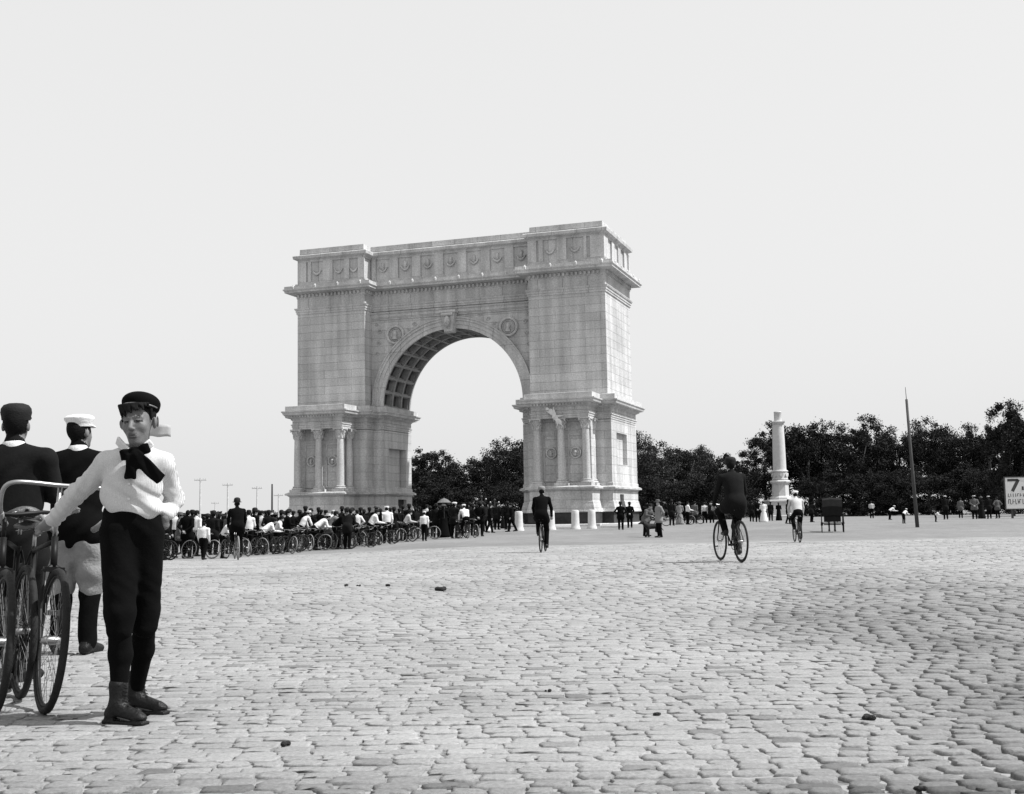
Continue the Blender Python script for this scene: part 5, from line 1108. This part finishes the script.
# trunk and limbs under the clothes
b.ell((0, 0, 1.12), (.125, .08, .14), .04, 0).ell((0, 0, .95), (.105, .075, .12), .05, 0)
for S, E_, W_ in ((SI, EI, WI), (SO, EO, WO)): b.cap(V_(0, 0, 1.17), S, .05, .04, .03, 0).cap(S, E_, .036, .032, .02, 0).cap(E_, W_, .030, .022, .015, 0)
LEG = (((-.060, -.01, .88), (-.040, -.045, .45), (-.050, -.02, .095), (.035, -.055, .02)), ((.050, .03, .88), (.025, .12, .45), (-.055, .265, .095), (.045, .235, .02)))
for H_, K_, A_, T_ in LEG: b.cap(H_, K_, .055, .03, .03, 0).cap(K_, A_, .028, .018, .02, 0).cap((A_[0], A_[1], .05), T_, .022, .018, .01, 0)
# hand that grips the bar end
def hand(b, W_, hd, fd, side, curl, th):
    b.cap(W_, hd, .022, .026, .01, 0).ell(hd+fd*.012, (.030, .026, .022), .012, 0)
    for i, q in enumerate((-.026, -.009, .009, .025)):
        L1 = (.034, .038, .036, .029)[i]; p0 = hd+fd*.03+side*q; p1 = p0+(fd*.8+curl*.5)/np.linalg.norm(fd*.8+curl*.5)*L1; p2 = p1+(fd*.1+curl)/np.linalg.norm(fd*.1+curl)*L1*.8; p3 = p2+(curl*.7-fd*.6)/np.linalg.norm(curl*.7-fd*.6)*L1*.5
        b.cap(p0, p1, .0090, .0082, .004, 0).cap(p1, p2, .0082, .0074, .003, 0).cap(p2, p3, .0074, .0062, .003, 0)
    t0 = hd-side*.022; t1 = t0+th*.036+fd*.008; t2 = t1+fd*.028+curl*.008; b.cap(t0, t1, .0115, .0095, .006, 0).cap(t1, t2, .0095, .0075, .004, 0)
dI = (WI-EI)/np.linalg.norm(WI-EI); hI = WI+V_(-.055, .035, -.035); hand(b, WI, hI, V_(-.85, .25, -.30)/np.linalg.norm(V_(-.85, .25, -.30)), V_(.15, -.35, -.9)/.98, V_(-.3, .75, -.2)/.83, V_(-.5, .1, .8))
hO = WO+V_(-.01, .01, -.03); hand(b, WO, hO, V_(-.45, .70, -.5)/.97, V_(.6, .5, .5)/.93, V_(-.6, .3, -.3)/.74, V_(-.2, -.6, -.5))
boy = b.build('person', [M['skin'], M['eye'], M['lip']]); boy.location = BO
tag(boy, 'boy in striped white blouse, black necktie, knee breeches and cap facing us, holding a bicycle', 'person')
# hair under the cap
b = Blob(.004); b.ell(hp(0, .022, .036), (.0735, .088, .082), .01, 0, Rh)
for i in range(13):
    t = (i-6)/6; b.cap(hp(.068*t, -.055-.024*(1-t*t), .070), hp(.066*t+.012, -.064-.022*(1-t*t), .024+.018*(t+1)+.012*sin(i*2.3)), .008, .006, .006, 0)
for s in (-1, 1): b.cap(hp(s*.070, -.02, .05), hp(s*.071, -.012, -.002), .009, .004, .006, 0)
b.cut(hp(0, -.100, -.05), (.058, .085, .078), .004, Rh); o = b.build('hair', M['hair'], boy)
# cap: soft crown, band with cord, small peak
b = Blob(.004); Rc = Rh@rotm(R(-9), R(4), 0)
def cp(x, y, z): return HD+Rc@V_(x, y, z)
b.ell(cp(0, .012, .090), (.088, .101, .052), .012, 0, Rc).ell(cp(0, .014, .066), (.080, .094, .026), .016, 0, Rc)
b.cut(cp(0, .012, .015), (.074, .086, .042), .006, Rc); cap_ = b.build('cap', M['wool_black'], boy)
mb = MB(); V = []
for i in range(4):
    for k in range(13):
        a = pi*1.06+pi*.88*k/12; e = .011*(i/3)*sin(pi*k/12)**.8; V.append(tuple(cp((.080+e*.25)*cos(a), .010+(.092+e)*sin(a), .058-.010*(i/3)*sin(pi*k/12)-.35*e)))
mb.add(V, [(i*13+k, i*13+k+1, (i+1)*13+k+1, (i+1)*13+k) for i in range(3) for k in range(12)]); o = mb.build('peak', M['wool_black'], cap_, smooth=True); o.modifiers.new('t', 'SOLIDIFY').thickness = .004
mb = MB(); mb.tube([tuple(cp(.0835*cos(a), .010+.0965*sin(a), .064)) for a in np.linspace(pi*1.02, pi*1.98, 24)], .0034, 6); mb.build('cord', M['nickel'], cap_, smooth=True)
# blouse: full body bloused over the waist, sleeves with folds
def folds(P):
    x, y, z = P[:, 0], P[:, 1], P[:, 2]
    w1 = np.sin(x*34+z*46+2.2*np.sin(z*17+x*9))*.5+.5; w2 = np.sin(z*70-x*52+3*np.sin(x*14)+y*20)
    low = np.clip((1.16-z)/.15, 0, 1); arm = np.clip((np.abs(x+.0)-.16)/.05, 0, 1)
    return .010*w1**2*low*(1-arm)+.0028*w2*arm+.0016*w2*(1-low)*(1-arm)+.0030*np.clip((-x-.20)/.08, 0, 1)*np.sin(((P-EI)@dI)*125+2.5*np.sin(y*26+z*18))
b = Blob(.0048)
b.ell((.0, .0, 1.155), (.145, .086, .105), .03).ell((-.004, -.004, 1.075), (.142, .090, .105), .04).cap((-.100, -.010, 1.045), (.090, -.022, .985), .044, .044, .04).cap((-.06, -.040, 1.00), (.080, -.036, .975), .046, .044, .04).cap((-.098, .03, 1.04), (.09, .035, .985), .046, .046, .04)
b.cap((-.04, .01, 1.225), (.05, .01, 1.225), .062, .062, .03)
b.cap((-.03, 0, 1.205), SI, .066, .060, .03).cap((.04, 0, 1.205), SO, .066, .058, .03)
b.cap(SI, EI, .053, .046, .02).cap(EI, WI-dI*.012, .045, .037, .02).cap(WI-dI*.03, WI+dI*.012, .036, .037, .004)
dO = (WO-EO)/np.linalg.norm(WO-EO); b.cap(SO, EO, .054, .048, .02).cap(EO, WO-dO*.02, .047, .038, .02)
b.cut(WI+dI*.05, (.03, .03, .03), .004)
o = b.build('blouse', M['shirt'], boy, folds)
mb = MB()
for z_, y_ in ((1.035, -.093), (1.105, -.094)): mb.tube([(.010, y_, z_), (.010, y_-.006, z_)], .006, 8)
mb.build('button', M['cotton'], o)
b = Blob(.0035)      # pointed white collar
b.cap((-.048, .03, 1.285), (.070, .03, 1.285), .014, .014, .01).box((-.034, -.060, 1.284), (.044, .007, .024), .005, .008, 0, rotm(.5, .75, -.35)).box((.074, -.056, 1.276), (.036, .007, .022), .005, .008, 0, rotm(.5, -.75, .45)).cap((-.048, .03, 1.285), (-.048, -.03, 1.285), .012, .012, .01).cap((.070, .03, 1.285), (.070, -.03, 1.282), .012, .012, .01)
b.build('collar', M['cotton'], boy)
b = Blob(.0035); kn = V_(.040, -.108, 1.238)   # big black silk tie
b.ell(kn, (.024, .020, .022), .01)
b.box(kn+V_(-.036, .004, .004), (.036, .010, .026), .008, .012, 0, rotm(.1, -.22, .05)).box(kn+V_(.034, .004, .024), (.036, .010, .024), .008, .012, 0, rotm(.1, -.35, -.05))
b.box(kn+V_(-.014, -.010, -.055), (.026, .008, .058), .006, .012, 0, rotm(.06, .10, .0)).box(kn+V_(.062, -.006, -.058), (.030, .008, .088), .006, .012, 0, rotm(.06, -.80, .0)).box(kn+V_(.020, -.004, -.03), (.022, .010, .035), .006, .012, 0, rotm(0, -.3, 0))
b.build('necktie', M['wool_black'], boy, lambda P: .002*np.sin(P[:, 0]*120+P[:, 2]*60))
def tf(P): return .002*np.sin(P[:, 0]*60+P[:, 2]*35+2*np.sin(P[:, 2]*20))*np.sin(P[:, 2]*28+P[:, 1]*30)
b = Blob(.0055); b.ell((0, .01, .935), (.126, .096, .09), .04).ell((-.022, .005, .972), (.120, .080, .062), .04)
for H_, K_, A_, T_ in LEG: b.cap(H_, (K_[0], K_[1], K_[2]+.05), .090, .070, .03).cap((K_[0], K_[1], K_[2]+.06), (K_[0], K_[1], K_[2]-.015), .075, .062, .01)
o = b.build('breeches', M['wool_black'], boy, tf)
for i, (H_, K_, A_, T_) in enumerate(LEG):
    K_, A_, T_ = V_(*K_), V_(*A_), V_(*T_); mid = K_*.62+A_*.38+V_(0, .02, 0)
    b = Blob(.005); b.cap(K_, mid, .052, .055, .02).cap(mid, A_, .052, .031, .02); b.build('stocking', M['wool_black'], boy)
    b = Blob(.004); f = (T_-A_)*V_(1, 1, 0); f /= np.linalg.norm(f); hl = A_-f*.035
    b.cap(A_+V_(0, 0, .08), A_, .0435, .038, .01).cap((hl[0], hl[1], .045), A_+V_(0, 0, -.01), .036, .040, .02).cap(A_+f*.03+V_(0, 0, -.035), T_+f*.02+V_(0, 0, .018), .034, .027, .02).ell(T_+f*.035+V_(0, 0, .012), (.032, .028, .020), .015)
    b.box((hl+T_+f*.03)/2*V_(1, 1, 0)+V_(0, 0, .008), (np.linalg.norm((T_+f*.05-hl)[:2])/2+.028, .030, .009), .006, .006, 0, rotm(0, 0, math.atan2(f[1], f[0]))).box((hl[0], hl[1], .015), (.028, .028, .014), .005, .005, 0, rotm(0, 0, math.atan2(f[1], f[0])))
    bo = b.build('boot', M['leather'], boy)
    mb = MB(); sd = V_(-f[1], f[0], 0)
    for k in range(6):
        t = k/5; c = A_+f*(.040+.045*max(0, t-.45))+V_(0, 0, .07-.085*t); mb.tube([c+sd*.016-V_(0, 0, .006), c+f*.006, c-sd*.016+V_(0, 0, .006)], .0022, 5)
    mb.build('lace', M['leather'], bo)

# ================================================================ two men seen from behind
def backman(px, d, J, top, legs, lab, kind, sc=1.0, coat='jacket', rz=pi, cuff=None):
    b = figure(.0075, J, coat=coat, build=1.1); o = b.build('person', [M['skin'], M[top], M[legs], M['leather'], M['hair_dark']], None, lambda P: .005*np.sin(P[:, 0]*40+P[:, 2]*32+2*np.sin(P[:, 2]*13+P[:, 1]*9))*np.clip((1.45-P[:, 2])/.2, 0, 1))
    o.location = spot(px, d); o.rotation_euler = (0, 0, rz); o.scale = (sc,)*3; tag(o, lab, 'person')
    h = link(bpy.data.objects.new(HATS[kind].name, hat_mesh(kind, True)), o); h.location = J['head']; f = J['face']; h.rotation_euler = (-.05, 0, math.atan2(f[0], -f[1])); h.scale = (.96, .96, .92)
    cl = Blob(.005); n_ = V_(*J['neck']); cl.cap(n_+V_(-.008, .01, -.012), n_+V_(.008, .0, -.010), .0665, .0665, .01); cl.cut(n_+V_(0, 0, .085), (.09, .09, .088 if kind == 'cap' else .075), .003); cl.build('collar', M['cotton'], o); return o
J = J_stand(wid=.20, arms='front', look=-.38)
m1 = backman(74, 8.65, J, 'wool_black', 'wool_black', 'man in black jacket, white cap and light knickerbockers standing behind the boy', 'whitecap', .99, coat='short')
b = Blob(.009); b.ell((0, .0, .85), (.155, .13, .10), .03)
for s in (-1, 1): b.cap((s*.095, 0, .80), (s*.115, -.02, .60), .128, .120, .03).cap((s*.115, -.02, .60), (s*.11, -.02, .48), .118, .094, .02)
b.build('knickerbockers', M['wool_light'], m1, lambda P: .006*np.sin(P[:, 2]*34+P[:, 0]*16+2.0*np.sin(P[:, 0]*22)))
J = J_stand(wid=.215, arms='front', look=.15)
m2 = backman(8, 7.25, J, 'wool_dark', 'wool_black', 'man in dark jacket and dark cap with his back to us at the left edge', 'cap', .955)

# ================================================================ the two near bicycles
BIKES = []
def near_bike(px, d, rz, lean, lab, drop=True, rev=False):
    b = bike_parts(True, False, drop); b.location = spot(px, d); tag(b, lab, 'bicycle')
    yaw = Matrix.Rotation(rz, 4, 'Z') @ Matrix.Rotation(lean, 4, 'Y') @ Matrix.Translation((0, 0 if rev else -1.08, 0)); BIKES.append(b); b.matrix_world = Matrix.Translation(b.location) @ yaw; return b
nb = near_bike(43, 5.98, R(211), R(-5), 'bicycle held by the boy, its front wheel towards us and leaning to him')
for ch in list(nb.children):
    if ch.name.startswith('handlebar'):
        mb = MB(); mb.tube([(0, .872, .84), (0, .868, 1.12)], .012, 10)
        pts = [(.04, .885, 1.125), (.14, .90, 1.128), (.235, .90, 1.125), (.272, .87, 1.095), (.275, .84, 1.03), (.262, .80, .965), (.235, .74, .925)]
        def smooth(ps):
            ps = [Vector(p) for p in ps]
            for _ in range(3): ps = [ps[0]]+[q for a, b_ in zip(ps, ps[1:]) for q in (a*.75+b_*.25, a*.25+b_*.75)]+[ps[-1]]
            return ps
        mb.tube(smooth([(-x, y, z) for x, y, z in reversed(pts)]+pts), .0115, 10); me = mb.mesh('handlebar', True); me.materials.append(M['nickel']); ch.data = me
        for g in list(ch.children):
            s = 1 if sum(v.co.x for v in g.data.vertices) > 0 else -1; mb = MB(); mb.tube([(s*.262, .80, .965), (s*.235, .74, .925), (s*.22, .71, .91)], .017, 10); mm = mb.mesh('grip', True); mm.materials.append(M['cork']); g.data = mm
near_bike(-8, 5.95, R(211), R(-4), 'bicycle cut by the left edge, its front wheel towards us', drop=False)
ob = near_bike(19, 6.5, R(31), R(2), 'bicycle turned away from us between the other two near the left edge, its saddle showing', drop=True, rev=True)
for o_ in BIKES[1:]:
    for ch in o_.children:
        if ch.name.startswith('handlebar'): ch.data.materials[0] = M['enamel']
for ch in ob.children:
    if ch.name.startswith(('saddle', 'seat_post')): ch.location.z += .07
# the prototypes' matrices stay plain
# ================================================================ SKY, SUN, EXPOSURE
w = bpy.data.worlds.new('World'); scene.world = w; w.use_nodes = True; nt = w.node_tree; L = nt.links.new
bg = nt.nodes['Background']
SUN_EL, SUN_AZ = R(53), R(-10)      # azimuth counter-clockwise from +X
sky = nt.nodes.new('ShaderNodeTexSky'); sky.sky_type = 'NISHITA'; sky.sun_disc = False; sky.sun_elevation = SUN_EL; sky.sun_rotation = R(90)-SUN_AZ
sky.air_density = 1.0; sky.dust_density = 4.0; sky.ozone_density = 1.0
# the plate is sensitive to blue light only, so the sky records by its blue
sc_ = nt.nodes.new('ShaderNodeSeparateColor'); L(sky.outputs[0], sc_.inputs[0])
mx = nt.nodes.new('ShaderNodeMix'); mx.data_type = 'FLOAT'; mx.inputs[0].default_value = .75; L(sc_.outputs['Blue'], mx.inputs[2]); mx.inputs[3].default_value = 9.1
L(mx.outputs[0], bg.inputs['Color']); bg.inputs['Strength'].default_value = .086
sd = bpy.data.lights.new('sun', 'SUN'); so = link(bpy.data.objects.new('sun', sd)); sd.energy = 5.0; sd.angle = R(.6); sd.color = (1, 1, 1)
sv = Vector((cos(SUN_EL)*cos(SUN_AZ), cos(SUN_EL)*sin(SUN_AZ), sin(SUN_EL))); so.rotation_euler = sv.to_track_quat('Z', 'Y').to_euler(); so.location = (60, -10, 80)
scene.view_settings.view_transform = 'Standard'; scene.view_settings.look = 'None'; scene.view_settings.exposure = .34; scene.view_settings.gamma = 1; scene.view_settings.use_curve_mapping = False
scene.render.engine = 'CYCLES'
scene.render.filter_size = 1.6
